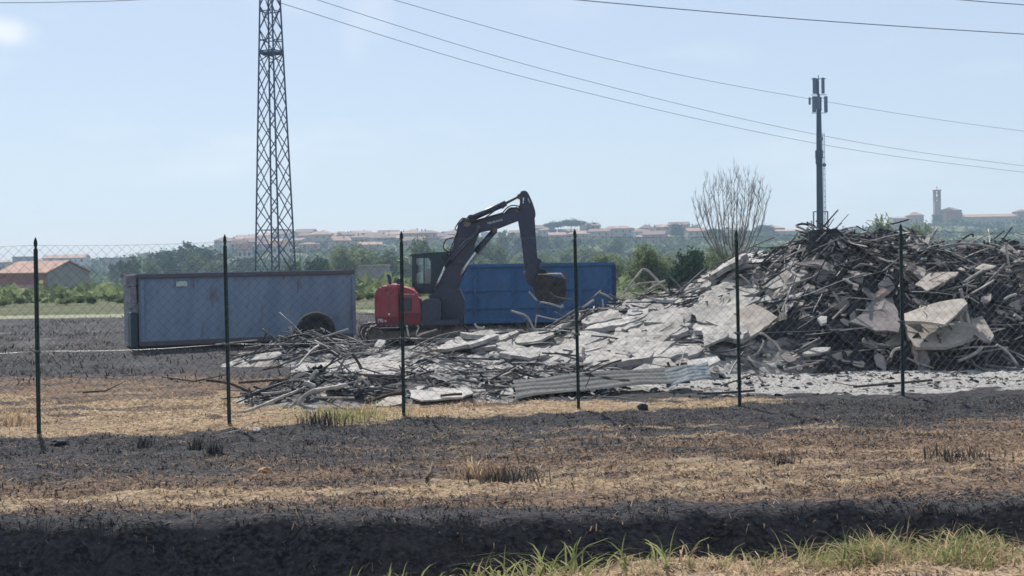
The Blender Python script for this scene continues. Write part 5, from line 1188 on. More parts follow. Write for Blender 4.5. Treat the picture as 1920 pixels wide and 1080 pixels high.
slab([ZE(1080, 770), ZE(1200, 700), ZE(1290, 695), ZE(1290, 750), ZE(1180, 775)], (.0, -.15, 1), .02, 'tan', 'pinkish board on the ground left of the third fence post', 'board', 'scorched_board', lift=.05)
slab([ZB(190, 790), ZB(270, 785), ZB(290, 850), ZB(200, 860)], (0, -.5, .8), .02, 'zinc', 'small grey sheet end among the left sticks', 'sheet', 'metal_sheet', lift=.12)
slab([ZB(800, 500), ZB(870, 440), ZB(960, 428), ZB(1060, 470), ZB(1190, 510), ZB(1000, 525), ZB(850, 530)], (.0, -.75, .6), .05, 'char', 'black humped sheet right of the third fence post', 'sheet', 'black_sheet', lift=.15)
slab([ZE(285, 660), ZE(340, 600), ZE(480, 575), ZE(490, 620), ZE(400, 680)], (-.1, -.8, .55), .04, 'char', 'black charred plate at the left end of the low stick pile', 'sheet', 'black_sheet', lift=.15)
# sheets near the right frame edge, and shaded gaps made as black sheets
slab([ZD(1490, 380), ZD(1560, 280), ZD(1640, 330), ZD(1779, 440), ZD(1830, 500), ZD(1779, 500), ZD(1600, 420)], (.1, -.5, .85), .04, 'tan', 'tan sheet sloping down at the right frame edge high on the heap', 'sheet', 'scorched_sheet', lift=.2)
slab([ZD(1520, 225), ZD(1600, 270), ZD(1720, 260), ZD(1735, 380), ZD(1590, 335)], (.05, -.9, .3), .06, 'char', 'black crumpled plate at the top right of the heap', 'sheet', 'black_sheet', lift=.3, C=at(1640 + 1640 / 6.354, 410 + 300 / 6.354, 30.6))
slab([ZD(1190, 600), ZD(1290, 545), ZD(1450, 570), ZD(1380, 605), ZD(1290, 620)], (0, -.3, .95), .03, 'tan', 'flat tan slab below the arched bar', 'slab', 'ash_slab', lift=.2)
slab([ZD(950, 580), ZD(1080, 538), ZD(1165, 580), ZD(1040, 612)], (0, -.3, .95), .03, 'tan', 'small tan slab left of the flat one below the arched bar', 'slab', 'ash_slab', lift=.2)
slab([ZD(480, 780), ZD(650, 650), ZD(1000, 635), ZD(830, 760), ZD(620, 860)], (-.05, -.42, .9), .03, 'tan', 'pale tan sheet crossed by dark bars right of the last post', 'sheet', 'scorched_sheet', lift=.2)
slab([ZD(1250, 1050), ZD(1270, 930), ZD(1390, 880), ZD(1385, 960)], (-.2, -.6, .77), .04, 'tan', 'upright tan flake at the edge of the dark hollow on the right', 'slab', 'ash_slab', lift=.25)
slab([ZD(1390, 860), ZD(1480, 760), ZD(1779, 880), ZD(1850, 1100), ZD(1500, 1100)], (.1, -.95, .25), .06, 'char', 'large black plate facing the fence at the right edge', 'sheet', 'black_sheet', lift=.2)  # black sheet put where the hollow only lies in shade
slab([ZG(110, 400), ZG(330, 290), ZG(470, 190), ZG(640, 200), ZG(560, 330), ZG(340, 430)], (.0, -.95, .12), .05, 'char', 'black scorched wall piece under the leaning board', 'sheet', 'black_sheet', lift=.05)  # shade below the overhanging board, made as a black sheet
slab([ZG(690, 360), ZG(700, 215), ZG(760, 175), ZG(845, 245), ZG(800, 340)], (.0, -.95, .2), .05, 'char', 'black upright plate with a pale top in the middle of the heap', 'sheet', 'black_sheet', lift=.1)
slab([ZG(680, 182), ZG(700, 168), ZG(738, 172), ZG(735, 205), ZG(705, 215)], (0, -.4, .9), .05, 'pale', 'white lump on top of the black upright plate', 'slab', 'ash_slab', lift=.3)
slab([ZF(1270, 290), ZF(1560, 260), ZF(1700, 420), ZF(1640, 620), ZF(1400, 560), ZF(1250, 460)], (-.1, -.9, .4), .06, 'char', 'black plate forming the front of the heap top below the mast', 'sheet', 'black_sheet', lift=.15)
# more slabs of the same kind, lapped over each other down the slope
rs = random.Random(404)
for i in range(46):
    x = rs.uniform(-1.6, 6.0); y = rs.uniform(25.6, 31.2) if i % 3 else rs.uniform(28.5, 31.4)
    z = float(surf(x, y))
    if z < .18 or (x > 5.2 and y < 28.5): continue
    nn_ = Vector((-(float(surf(x + .3, y)) - float(surf(x - .3, y))) / .6 + rs.uniform(-.12, .12), -(float(surf(x, y + .3)) - float(surf(x, y - .3))) / .6 * .9 + rs.uniform(-.1, .06), 1)).normalized()
    w_ = rs.uniform(.35, .85); h_ = rs.uniform(.4, .9); k = rs.randint(7, 10); cc = Vector((x, y, z + rs.uniform(.06, .22)))
    e1 = nn_.cross(Vector((rs.uniform(-.4, .4), 1, 0))).normalized(); e2 = nn_.cross(e1); px_ = []
    for j in range(k):
        a_ = 2 * math.pi * j / k; q = cc + e1 * math.cos(a_) * w_ * rs.uniform(.7, 1.1) + e2 * math.sin(a_) * h_ * rs.uniform(.7, 1.1)
        d = q - CP; px_.append((960 + FPX * d.dot(RT) / d.dot(FW), 540 - FPX * d.dot(UP) / d.dot(FW)))
    slab(px_, nn_, rs.uniform(.05, .12), rs.choice(('ash', 'ash', 'ash', 'pale')), 'irregular ash covered slab lapped among others on the pale slope', 'slab', 'ash_slab', group='ash slabs lapped over the slope', seed=i, rag=.07, C=cc, warp=.05)
# corrugated sheets at the fence
def corr(A, B_, w, up, mt, label, waves, amp, name='corrugated_sheet', holes=False):
    A = Vector(A); B_ = Vector(B_); d = (B_ - A); L = d.length; d.normalize(); u = Vector(up).normalized(); n = d.cross(u).normalized()
    b = MB(); V = []; F = []; ns = waves * 4; nl = 10
    for i in range(nl + 1):
        for k in range(ns + 1):
            t = i / nl; f = k / ns; tri = (0, 1, 1, 0)[k % 4] if True else 0
            q = A + d * (L * t) + u * (w * f) + n * (amp * tri + .05 * math.sin(t * 3.1) * (1 - f) + .015 * math.sin(t * 9 + f * 4) + .07 * (float(fbm(t * 5 + waves, f * 2.2, 66)) - .5))
            V.append(q)
    for i in range(nl):
        for k in range(ns): a_ = i * (ns + 1) + k; F.append((a_, a_ + ns + 1, a_ + ns + 2, a_ + 1))
    b.add(V, F); o = b.build(name, M[mt], None, origin=A)
    md = o.modifiers.new('solid', 'SOLIDIFY'); md.thickness = .006
    return tag(o, label, 'metal sheet')
a = gnd(968, 752); e = gnd(1296, 738)
corr(a + Vector((0, 0, .03)), e + Vector((0, .1, .16)), .85, (-.05, .95, .28), 'zinc', 'long grey corrugated metal sheet lying along the fence', 4, .015)
e2 = gnd(1338, 738)
corr(a.lerp(e, .86) + Vector((0, .05, .10)), e2 + Vector((0, .2, .22)), .72, (.05, .93, .34), 'zincblue', 'bluish crumpled end of metal sheet at the right of the long grey one', 5, .008)

# ---- bars and pipes that can be picked out one by one
def bar(px, r, mt, label, name='bent_pipe', Ys=None, cat='pipe', n=7, group=None, lift=.05):
    pts = []
    for i, (a, q) in enumerate(px):
        if Ys is not None: p = at(a, q, Ys if not isinstance(Ys, (list, tuple)) else Ys[i])
        else: p = hit(a, q) + Vector((0, -.08, lift))
        pts.append(p)
    if len(pts) > 2:
        sm = []
        for i in range(len(pts) - 1):
            p0, p1, p2, p3 = pts[max(i - 1, 0)], pts[i], pts[i + 1], pts[min(i + 2, len(pts) - 1)]
            for k in range(3):
                t = k / 3; sm.append(0.5 * ((2 * p1) + (p2 - p0) * t + (2 * p0 - 5 * p1 + 4 * p2 - p3) * t * t + (3 * p1 - p0 - 3 * p2 + p3) * t ** 3))
        sm.append(pts[-1]); pts = sm
    b = MB(); b.tube(pts, r, n); o = b.build(name, M[mt], None, origin=pts[0]); return tag(o, label, cat, group)
def yh(px, py): return hit(px, py).y - .1
y1 = yh(*ZC(560, 540)); y2 = yh(*ZC(1300, 270)) ; 
HB = [([ZC(425, 370), ZC(520, 400), ZC(555, 440), ZC(590, 530)], .035, 'palebar', 'pale bent pipe arching in front of the blue container', y1),
      ([ZC(525, 425), ZC(540, 460), ZC(552, 520)], .04, 'steelbar', 'short grey pipe under the arching pale one', y1 + .1),
      ([ZC(600, 400), ZC(585, 490)], .022, 'palebar', 'thin upright rod beside the arching pipe', y1),
      ([ZC(602, 402), ZC(680, 420), ZC(775, 440)], .022, 'palebar', 'thin pale rod slanting right from the upright rod', y1 + .1),
      ([ZC(622, 316), ZC(640, 313), ZC(700, 325), ZC(770, 350)], .03, 'palebar', 'pale bent rod under the bucket', y1 + .6),
      ([ZC(617, 322), ZC(605, 380), ZC(598, 400)], .018, 'steelbar', 'thin rod hanging from the bent rod under the bucket', y1 + .6),
      ([ZC(545, 240), ZC(575, 272), ZC(602, 302)], .028, 'palebar', 'short pale rod sticking up left of the bucket', y1 + .9),
      ([ZC(690, 245), ZC(730, 275), ZC(790, 288), ZC(860, 300)], .025, 'steelbar', 'thin grey rod sagging from the bucket to the fourth post', y1 + .9),
      ([ZC(770, 330), ZC(776, 352)], .04, 'pale', 'little white stub on the bent rod', y1 + .5),
      ([ZC(1185, 255), ZC(1240, 180), ZC(1312, 88)], .03, 'palebar', 'pale rod forming the left leg of the tall peak of pipes', 30.6),
      ([ZC(1315, 90), ZC(1350, 100), ZC(1400, 150), ZC(1440, 200), ZC(1490, 250)], .045, 'palebar', 'thick pale pipe forming the right leg of the tall peak', 30.6),
      ([ZC(1222, 106), ZC(1270, 170), ZC(1335, 245)], .028, 'steelbar', 'grey rod crossing the left leg of the tall peak', 30.8),
      ([ZC(1325, 246), ZC(1390, 205), ZC(1468, 165)], .038, 'palebar', 'pale pipe slanting up to a flat end behind the rods', 30.5),
      ([ZC(1190, 240), ZC(1260, 195), ZC(1340, 180), ZC(1460, 172)], .024, 'palebar', 'long thin rod running level through the tall peak', 30.7),
      ([ZC(1480, 288), ZC(1455, 340), ZC(1418, 392)], .035, 'palebar', 'pale rod leaning left below the tall peak', None),
      ([ZC(640, 512), ZC(760, 440), ZC(872, 368)], .030, 'steelbar', 'long grey rod rising to the fourth post', None),
      ([ZC(690, 505), ZC(800, 440), ZC(880, 395)], .028, 'palebar', 'pale rod parallel to the long grey one', None),
      ([ZC(905, 350), ZC(985, 297)], .035, 'palebar', 'short bright rod right of the fourth post', 30.3),
      ([ZC(940, 320), ZC(1035, 232)], .03, 'steelbar', 'dark rod rising in front of the blue container', 30.5),
      ([ZC(1025, 248), ZC(1070, 265), ZC(1112, 292)], .032, 'palebar', 'short pale rod right before the blue container corner', 30.4),
      ([ZC(720, 378), ZC(790, 412), ZC(815, 425)], .022, 'steelbar', 'thin dark rod below the bucket', y1 + .2),
      ([ZC(280, 540), ZC(420, 530), ZC(595, 528)], .035, 'steelbar', 'long level grey pipe left of the arching pipe', None),
      ([ZC(290, 870), ZC(430, 800), ZC(560, 735), ZC(728, 660)], .035, 'rustbar', 'long dark beam slanting across the ash slope', None),
      ([ZC(570, 625), ZC(600, 690), ZC(625, 735)], .045, 'rustbar', 'short dark post leaning over the long beam', None),
      ([ZC(715, 838), ZC(760, 775), ZC(790, 745)], .035, 'rustbar', 'dark forked stick left of the corrugated sheet', None),
      ([ZC(775, 780), ZC(830, 810), ZC(885, 830)], .028, 'rustbar', 'right prong of the dark forked stick', None),
      ([ZC(540, 840), ZC(600, 800), ZC(680, 785), ZC(740, 770)], .022, 'rustbar', 'thin dark rod below the long beam', None),
      ([ZC(1482, 715), ZC(1508, 790)], .035, 'rustbar', 'short dark stake above the corrugated sheet', 25.2),
      ([ZB(-10, 608), ZB(350, 620), ZB(700, 632)], .035, 'steelbar', 'long level steel beam across the low stick pile', 23.3),
      ([ZB(125, 378), ZB(180, 460), ZB(232, 552)], .04, 'rustbar', 'dark leaning stake left of the third fence post', 26.2),
      ([ZB(735, 60), ZB(745, 120), ZB(760, 185)], .03, 'pale', 'white upright stick in front of the excavator', 31.6),
      ([ZB(855, 60), ZB(870, 90), ZB(845, 150), ZB(860, 180), ZB(900, 160)], .024, 'palebar', 'curly pale strip in front of the excavator', 31.6),
      ([ZB(870, 165), ZB(980, 135), ZB(1078, 105)], .026, 'palebar', 'thin pale rod pointing right of the curly strip', 31.6),
      ([ZB(760, 370), ZB(900, 290), ZB(1000, 240), ZB(1150, 190), ZB(1350, 150)], .03, 'steelbar', 'long grey bowed pipe right of the third fence post', None),
      ([ZB(880, 380), ZB(960, 310), ZB(1050, 260), ZB(1120, 230)], .024, 'steelbar', 'shorter grey pipe under the bowed one', None),
      ([ZB(1500, 40), ZB(1530, 80), ZB(1580, 92), ZB(1612, 78)], .035, 'pale', 'curled white strip before the blue container', 31.3),
      ([ZB(1180, 440), ZB(1500, 458), ZB(1780, 466)], .03, 'char', 'level black bar right of the third fence post', None),
      ([ZB(310, 920), ZB(480, 860), ZB(600, 825), ZB(700, 822)], .035, 'wood', 'burnt branch end left of the third fence post foot', 21.6),
      ([ZB(1115, 852), ZB(1230, 838), ZB(1358, 832)], .03, 'rustbar', 'brown stick lying on the flat white sheet', 22.2),
      ([ZB(650, 640), ZB(680, 580), ZB(650, 510)], .02, 'steelbar', 'thin wire loop beside the third fence post', 23.3),
      ([ZE(105, 605), ZE(300, 590), ZE(480, 580)], .03, 'wood', 'burnt branch pointing left from the low stick pile', 23.2),
      ([ZE(-130, 585), ZE(40, 610), ZE(150, 655), ZE(285, 695)], .035, 'wood', 'long burnt branch crossing the second fence post', 22.6),
      ([ZE(130, 820), ZE(260, 775), ZE(400, 715), ZE(560, 650), ZE(610, 600)], .035, 'palebar', 'long pale pole lying at the front of the low stick pile', [21.4, 21.6, 21.9, 22.4, 22.7]),
      ([ZE(270, 685), ZE(380, 678), ZE(480, 662)], .03, 'palebar', 'short pale rod level in the low stick pile', 22.3),
      ([ZE(530, 770), ZE(570, 710), ZE(640, 665), ZE(760, 645), ZE(890, 620)], .045, 'palebar', 'thick pale bent pipe in the middle of the low stick pile', 22.0),
      ([ZE(575, 605), ZE(620, 620), ZE(655, 640)], .06, 'pale', 'short thick white stub in the low stick pile', 22.3),
      ([ZE(622, 585), ZE(640, 550), ZE(675, 518)], .045, 'pale', 'white flat stick standing up in the low stick pile', 22.6),
      ([ZE(935, 635), ZE(985, 565), ZE(1040, 640)], .022, 'palebar', 'thin bent rod forming a peak in the low stick pile', 22.3),
      ([ZE(840, 680), ZE(980, 650), ZE(1100, 645), ZE(1230, 665)], .028, 'steelbar', 'bowed grey rod in front of the level beam', 22.4),
      ([ZE(1040, 745), ZE(1150, 700), ZE(1290, 685)], .03, 'wood', 'dark branch over the pinkish board', 21.7),
      ([ZE(275, 220), ZE(350, 275), ZE(450, 350), ZE(480, 365)], .03, 'steelbar', 'grey rod slanting down on the heap before the grey container', 31.5),
      ([ZE(400, 100), ZE(520, 210), ZE(625, 335)], .022, 'steelbar', 'long thin rod leaning against the grey container', [32.5, 31.9, 31.4]),
      ([ZE(475, 200), ZE(490, 255)], .045, 'pale', 'white flake standing before the black tyre', 31.6),
      ([ZE(490, 330), ZE(620, 300), ZE(760, 262), ZE(895, 218)], .034, 'pale', 'bright white pole rising right from the heap before the grey container', 31.5),
      ([ZE(-60, 330), ZE(100, 312), ZE(240, 298)], .022, 'pale', 'thin white rod lying level left of the small heap', 31.6),
      ([ZE(150, 440), ZE(250, 380), ZE(350, 305)], .024, 'steelbar', 'grey rod rising to a fork on the small heap', 31.3),
      ([ZE(370, 465), ZE(440, 410), ZE(505, 355)], .024, 'palebar', 'pale rod on the right flank of the small heap', 31.2),
      ([ZE(600, 230), ZE(640, 250), ZE(720, 290)], .024, 'steelbar', 'rod curving over the small heap under the tyre', 31.4),
      ([ZE(695, 215), ZE(720, 225), ZE(715, 240)], .03, 'palebar', 'curled strip on the black tyre', 31.7),
      ([ZE(800, 330), ZE(815, 360), ZE(830, 390)], .05, 'pale', 'white rag like strip at the right of the small heap', 31.2),
      # tall heap
      ([ZD(605, 335), ZD(680, 220), ZD(748, 112)], .040, 'palebar', 'thick pale pipe pointing up to the right above the heap', 30.6),
      ([ZD(530, 305), ZD(600, 345), ZD(640, 400), ZD(655, 520)], .045, 'palebar', 'pale pipe curving down from the thick upright one', 30.3),
      ([ZD(640, 375), ZD(730, 320), ZD(830, 262)], .038, 'char', 'black bar right of the thick upright pipe', 30.5),
      ([ZD(770, 340), ZD(950, 305), ZD(1180, 300), ZD(1430, 347)], .040, 'palebar', 'long arched pipe along the top right of the heap', 30.2),
      ([ZD(960, 300), ZD(1060, 235), ZD(1155, 182), ZD(1172, 220)], .030, 'char', 'black bar with a hooked end above the arched pipe', 30.7),
      ([ZD(460, 415), ZD(540, 460), ZD(632, 522)], .035, 'palebar', 'pale rod slanting down left of the curved pipe', 30.1),
      ([ZD(0, 655), ZD(140, 560), ZD(285, 452)], .036, 'palebar', 'long pale rod rising to the last fence post', 29.6),
      ([ZD(-5, 408), ZD(140, 395), ZD(282, 397)], .03, 'palebar', 'level pale rod left of the last fence post', 29.9),
      ([ZD(-20, 330), ZD(60, 300), ZD(140, 262)], .03, 'palebar', 'short pale rod upper left of the last fence post', 30.1),
      ([ZD(640, 515), ZD(730, 465), ZD(822, 422)], .032, 'palebar', 'pale rod in the middle right of the heap', 29.9),
      ([ZD(648, 640), ZD(680, 570), ZD(730, 495)], .036, 'palebar', 'upright pale rod under the middle right rod', 29.6),
      ([ZD(700, 890), ZD(830, 880), ZD(1000, 790), ZD(1280, 622)], .042, 'palebar', 'long bent pipe sweeping right above the tan boards', 28.8),
      ([ZD(600, 660), ZD(760, 705), ZD(950, 760)], .03, 'char', 'black bar crossing the pale tan sheet', 29.0),
      ([ZD(690, 660), ZD(820, 610), ZD(960, 608), ZD(1090, 640)], .028, 'steelbar', 'bowed grey bar over the pale tan sheet', 29.2),
      ([ZD(580, 870), ZD(640, 780), ZD(690, 690)], .026, 'palebar', 'thin pale rod on the left of the pale tan sheet', 28.9),
      ([ZD(350, 905), ZD(600, 912), ZD(920, 915)], .035, 'char', 'level black bar above the tan boards', 28.5),
      ([ZD(420, 840), ZD(540, 880), ZD(720, 905)], .028, 'char', 'thin black bar meeting the level one', 28.6),
      ([ZD(1050, 790), ZD(1130, 800), ZD(1212, 810)], .035, 'pale', 'short white rod right of the sweeping pipe', 28.7),
      ([ZD(1250, 870), ZD(1380, 730), ZD(1560, 540)], .035, 'steelbar', 'grey bar leaning left over the dark hollow on the right', 28.8),
      ([ZD(1560, 280), ZD(1575, 400), ZD(1605, 600)], .034, 'palebar', 'upright pale strip at the tan sheet near the right edge', 29.4),
      ([ZD(1330, 655), ZD(1430, 665), ZD(1600, 685)], .03, 'palebar', 'level pale rod near the right edge', 29.0),
      ([ZD(1540, 970), ZD(1600, 930), ZD(1690, 900)], .04, 'pale', 'short white rod before the black sheet of the shaded hollow', 28.2),
      ([ZD(320, 425), ZD(360, 440), ZD(385, 500)], .03, 'steelbar', 'hooked grey rod right of the last fence post', 30.0),
      ([ZD(460, 215), ZD(500, 225), ZD(560, 216)], .03, 'pale', 'white scrap on the crest of the heap', 31.0),
      ([ZD(495, 225), ZD(500, 290)], .045, 'pale', 'white drip hanging from the scrap on the crest', 31.0),
      ([ZD(190, 65), ZD(300, 40), ZD(410, 8)], .026, 'char', 'black bar lying along the heap top at the last post', 30.9),
      ([ZD(330, 130), ZD(390, 165), ZD(470, 210)], .028, 'char', 'black bar sloping right from the last post top', 30.8),
      ([Z6(800, 345), Z6(850, 500), Z6(902, 668)], .040, 'palebar', 'left of the two white pipes across the tan board', 27.55),
      ([Z6(885, 288), Z6(915, 440), Z6(952, 600)], .052, 'palebar', 'right thicker one of the two white pipes across the tan board', 27.6),
      ([Z6(735, 70), Z6(742, 150)], .05, 'palebar', 'left short stub pipe above the upper tan board', 28.2),
      ([Z6(815, 10), Z6(840, 135)], .055, 'palebar', 'right longer stub pipe above the upper tan board', 28.2),
      ([Z6(780, 928), Z6(880, 890), Z6(1030, 810), Z6(1090, 740)], .050, 'palebar', 'thick pale branch like pipe below the small tan board', 27.0),
      ([Z6(1120, 690), Z6(1190, 615)], .045, 'palebar', 'short pale pipe end at the small tan board', 27.1),
      ([Z6(945, 880), Z6(1000, 980), Z6(1160, 1065)], .042, 'steelbar', 'grey pipe running down from the thick pale one', [27.0, 26.8, 26.5]),
      ([Z6(1130, 990), Z6(1160, 880), Z6(1230, 810)], .04, 'steelbar', 'curved grey pipe at the lower right', 27.0),
      ([Z6(512, 575), Z6(560, 700), Z6(605, 880)], .024, 'rustbar', 'thin dark stick in front of the large tan board', 26.9),
      ([Z6(1270, 720), Z6(1400, 800), Z6(1540, 980)], .042, 'palebar', 'pale bar slanting down at the lower right edge', 27.0),
      ([Z6(1330, 850), Z6(1440, 920), Z6(1560, 1010)], .036, 'steelbar', 'grey bar under the slanting pale bar', 26.9),
      ([Z6(1110, 975), Z6(1300, 1000), Z6(1600, 1030)], .036, 'steelbar', 'level grey bar at the foot of the heap on the right', 26.6),
      ([Z6(1500, 340), Z6(1550, 370), Z6(1590, 395)], .05, 'pale', 'white stub at the right frame edge mid height', 27.4),
      ([Z6(145, 885), Z6(280, 950), Z6(480, 1015)], .024, 'palebar', 'thin pale rod on the heap foot right of the last post', 26.8),
      ([ZG(335, 275), ZG(360, 278), ZG(400, 310), ZG(440, 345), ZG(467, 398)], .034, 'palebar', 'bent pale pipe hooking out under the leaning board', 27.0),
      ([ZG(200, 440), ZG(300, 405), ZG(345, 360), ZG(358, 315)], .028, 'palebar', 'curved pale rod in the dark hollow under the leaning board', 27.0),
      ([ZG(540, 388), ZG(620, 345), ZG(700, 302)], .04, 'steelbar', 'grey board edge slanting in the dark hollow', 27.0),
      ([ZG(560, 392), ZG(640, 358), ZG(712, 320)], .03, 'steelbar', 'second grey rod beside the slanting board edge', 26.95),
      ([ZG(485, 305), ZG(540, 330), ZG(580, 352)], .028, 'steelbar', 'short grey rod above the slanting pair', 27.2),
      ([ZG(490, 488), ZG(580, 470), ZG(690, 445)], .026, 'palebar', 'pale rod lying at the heap foot in the middle', 26.6),
      ([ZG(0, 380), ZG(120, 384), ZG(300, 335)], .022, 'steelbar', 'thin bar across the foot of the leaning board', 26.7),
      ([ZG(440, 100), ZG(455, 150), ZG(490, 180), ZG(472, 130)], .022, 'palebar', 'thin pale hook at the tip of the leaning board', 27.5),
      ([ZG(580, 150), ZG(600, 70), ZG(625, 0)], .022, 'steelbar', 'thin rod standing in the middle of the heap', 28.5),
      ([ZG(690, 55), ZG(688, 135)], .022, 'palebar', 'short upright pale rod in the middle of the heap', 28.4),
      ([ZG(655, 180), ZG(700, 130), ZG(740, 85)], .022, 'palebar', 'thin pale rod above the white lump', 28.2),
      ([ZG(930, 380), ZG(1050, 360), ZG(1180, 346)], .024, 'steelbar', 'level grey rod left of the last post low on the heap', 27.0),
      ([ZG(1118, 418), ZG(1140, 375), ZG(1180, 360)], .036, 'palebar', 'curved pale pipe at the foot of the last post', 26.6),
      ([ZG(1510, 535), ZG(1525, 500), ZG(1560, 480)], .016, 'wood', 'small dark twig on the pale dusty ground at right', 25.4),
      ([ZG(890, 608), ZG(1100, 590), ZG(1360, 568)], .03, 'rustbar', 'long brown plank on the pale dusty ground behind the last post', None),
      ([ZG(760, 575), ZG(850, 595), ZG(910, 600)], .014, 'rustbar', 'thin wire on the pale dusty ground', None),
      ([ZG(-40, 648), ZG(100, 645), ZG(300, 630)], .03, 'rustbar', 'dark plank at the foot of the fifth post', None),
      ([ZG(100, 600), ZG(220, 560), ZG(300, 530), ZG(350, 580)], .02, 'wood', 'thin bent twig behind the fifth post foot', None),
      ([ZF(1145, 235), ZF(1200, 215), ZF(1300, 225), ZF(1340, 240)], .035, 'char', 'black curved bar below the mast foot', 30.9),
      ([ZF(1150, 240), ZF(1210, 262), ZF(1250, 285)], .035, 'palebar', 'pale bar end jutting left on the heap top', 30.8),
      ([ZF(1262, 250), ZF(1268, 310)], .045, 'pale', 'white flake under the jutting bar end', 30.7),
      ([ZF(860, 685), ZF(930, 610), ZF(1010, 535)], .034, 'palebar', 'pale rod on the left shoulder of the tall heap', 30.0),
      ([ZF(840, 600), ZF(920, 540), ZF(1010, 480)], .032, 'steelbar', 'grey rod above the pale shoulder rod', 30.3),
      ([ZF(770, 650), ZF(850, 560), ZF(940, 460)], .034, 'char', 'black rod leftmost on the shoulder of the tall heap', 30.4),
      ([ZF(1030, 570), ZF(1130, 515), ZF(1245, 470)], .032, 'palebar', 'pale rod rising under the black front plate', 30.0),
      ([ZF(1205, 545), ZF(1225, 500), ZF(1245, 475)], .028, 'palebar', 'short pale rod crossing below the rising one', 29.9),
      ([ZF(1260, 500), ZF(1320, 490), ZF(1375, 485)], .03, 'palebar', 'level pale rod under the black front plate', 29.9),
      ([ZF(1050, 830), ZF(1220, 790), ZF(1340, 740), ZF(1410, 670)], .034, 'palebar', 'bent pale rod below the greyish tan slab', 29.0),
      ([ZF(580, 730), ZF(640, 780), ZF(690, 830)], .034, 'palebar', 'pale rod right of the fifth post', 29.3),
      ([ZF(710, 760), ZF(740, 800), ZF(770, 830)], .032, 'palebar', 'second short rod right of the fifth post', 29.3),
      ([ZF(930, 640), ZF(960, 625), ZF(985, 660)], .045, 'pale', 'white block on the shoulder rods', 29.9),
      ([ZF(275, 720), ZF(280, 800), ZF(288, 880)], .03, 'rustbar', 'dark upright stake left of the fifth post', 30.5),
      ([ZF(-10, 820), ZF(100, 808), ZF(220, 812)], .022, 'rustbar', 'thin level rod left of the dark stake', 30.7),
      ([ZF(0, 935), ZF(100, 890), ZF(230, 855)], .034, 'palebar', 'pale rod rising to the dark stake', 30.2),
      ([ZF(165, 900), ZF(250, 940), ZF(370, 915)], .026, 'rustbar', 'dark curved bar under the pale plank', 30.0),
      ([ZF(420, 600), ZF(455, 640), ZF(490, 690)], .03, 'wood', 'dark curved branch left of the fifth post', 31.5)]
for pts, r, mt, lb, Ys in HB:
    ct = 'stick' if mt in ('wood',) else 'pipe' if 'pipe' in lb else 'bar' if ('bar' in lb or 'beam' in lb) else 'rod' if 'rod' in lb else 'stick' if ('stick' in lb or 'stake' in lb or 'branch' in lb or 'twig' in lb or 'post' in lb or 'pole' in lb or 'prong' in lb) else 'scrap'
    nm = {'stick': 'burnt_stick', 'pipe': 'bent_pipe', 'bar': 'metal_bar', 'rod': 'metal_rod', 'scrap': 'ash_scrap'}[ct]
    bar(pts, r * .72, mt, lb, nm, Ys, ct)
# tyre standing half buried by the grey container
tp = at(592, 622, 32.4); zt2 = float(surf(tp.x, 32.4)); tp.z = max(tp.z, .36)
ty = empty('burnt_tyre', tp, 'large black burnt tyre half buried before the grey container', 'tyre')
b = MB(); V = []; F = []; ns = 30; prof = [(.30, -.13), (.40, -.16), (.455, -.12), (.47, 0), (.455, .12), (.40, .16), (.30, .13)]
ty_rot = Matrix.Rotation(R(12), 3, 'Z') @ Matrix.Rotation(R(-12), 3, 'X')
for i in range(ns):
    a = 2 * math.pi * i / ns
    for r_, w in prof: V.append(tp + ty_rot @ Vector((math.cos(a) * r_, w, math.sin(a) * r_)))
k = len(prof)
for i in range(ns):
    j = (i + 1) % ns
    for q in range(k): F.append((i * k + q, j * k + q, j * k + (q + 1) % k, i * k + (q + 1) % k))
b.add(V, F, True); b.build('tyre_body', M['rubber'], ty)
b = MB(); b.tube([tp + ty_rot @ Vector((0, -.06, 0)), tp + ty_rot @ Vector((0, .08, 0))], .31, 24); b.build('rim', M['char'], ty)
# single small things on the verge
def stone(px, py, s, mt, label, cat='stone', name='stone'):
    p = gnd(px, py); z = float(ground_z(p.x, p.y)); r = random.Random(int(px)); b = bmesh.new(); bmesh.ops.create_icosphere(b, subdivisions=2, radius=1)
    for v in b.verts: v.co *= r.uniform(.75, 1.1)
    me = D.meshes.new(name); b.to_mesh(me); b.free(); me.materials.append(M[mt]); o = inst(name, me, None, (p.x, p.y, z + s[2] * .5), (0, 0, r.uniform(0, 3)), s); tag(o, label, cat)
stone(497, 887, (.10, .08, .06), 'ochre', 'ochre stone lying on the black verge')
stone(1193, 757, (.17, .07, .025), 'pale', 'flat white scrap by the fence right of the fourth post', 'scrap', 'white_scrap')
stone(1205, 768, (.12, .08, .08), 'char', 'black lump beside the flat white scrap', 'lump', 'charred_lump')
stone(482, 812, (.09, .05, .04), 'stone', 'pale stone right of the second fence post foot')
stone(325, 827, (.16, .07, .04), 'char', 'dark clod on the verge between the first two posts', 'clod', 'dark_clod')
stone(110, 835, (.14, .08, .045), 'char', 'dark clod right of the first post foot', 'clod', 'dark_clod')
def stick(px, label, r=.02, mt='wood'):
    pts = [gnd(*q) for q in px]; pts = [Vector((p.x, p.y, float(ground_z(p.x, p.y)) + h)) for p, h in zip(pts, (.02, .05, .16))]
    b = MB(); b.tube(pts, [r, r * .8, r * .4], 6); tag(b.build('fallen_branch', M[mt], None, origin=pts[0]), label, 'branch')
stick([(155, 738), (198, 737), (236, 730)], 'forked fallen branch on the straw between the first two posts')
stick([(305, 709), (365, 722), (430, 721)], 'long thin fallen branch reaching the second post')
stick([(800, 905), (806, 897), (812, 886)], 'short brown stub sticking up from the tan streak')
stick([(415, 813), (450, 811), (470, 808)], 'thin pale stick on the black verge by the second post', .012, 'palebar')
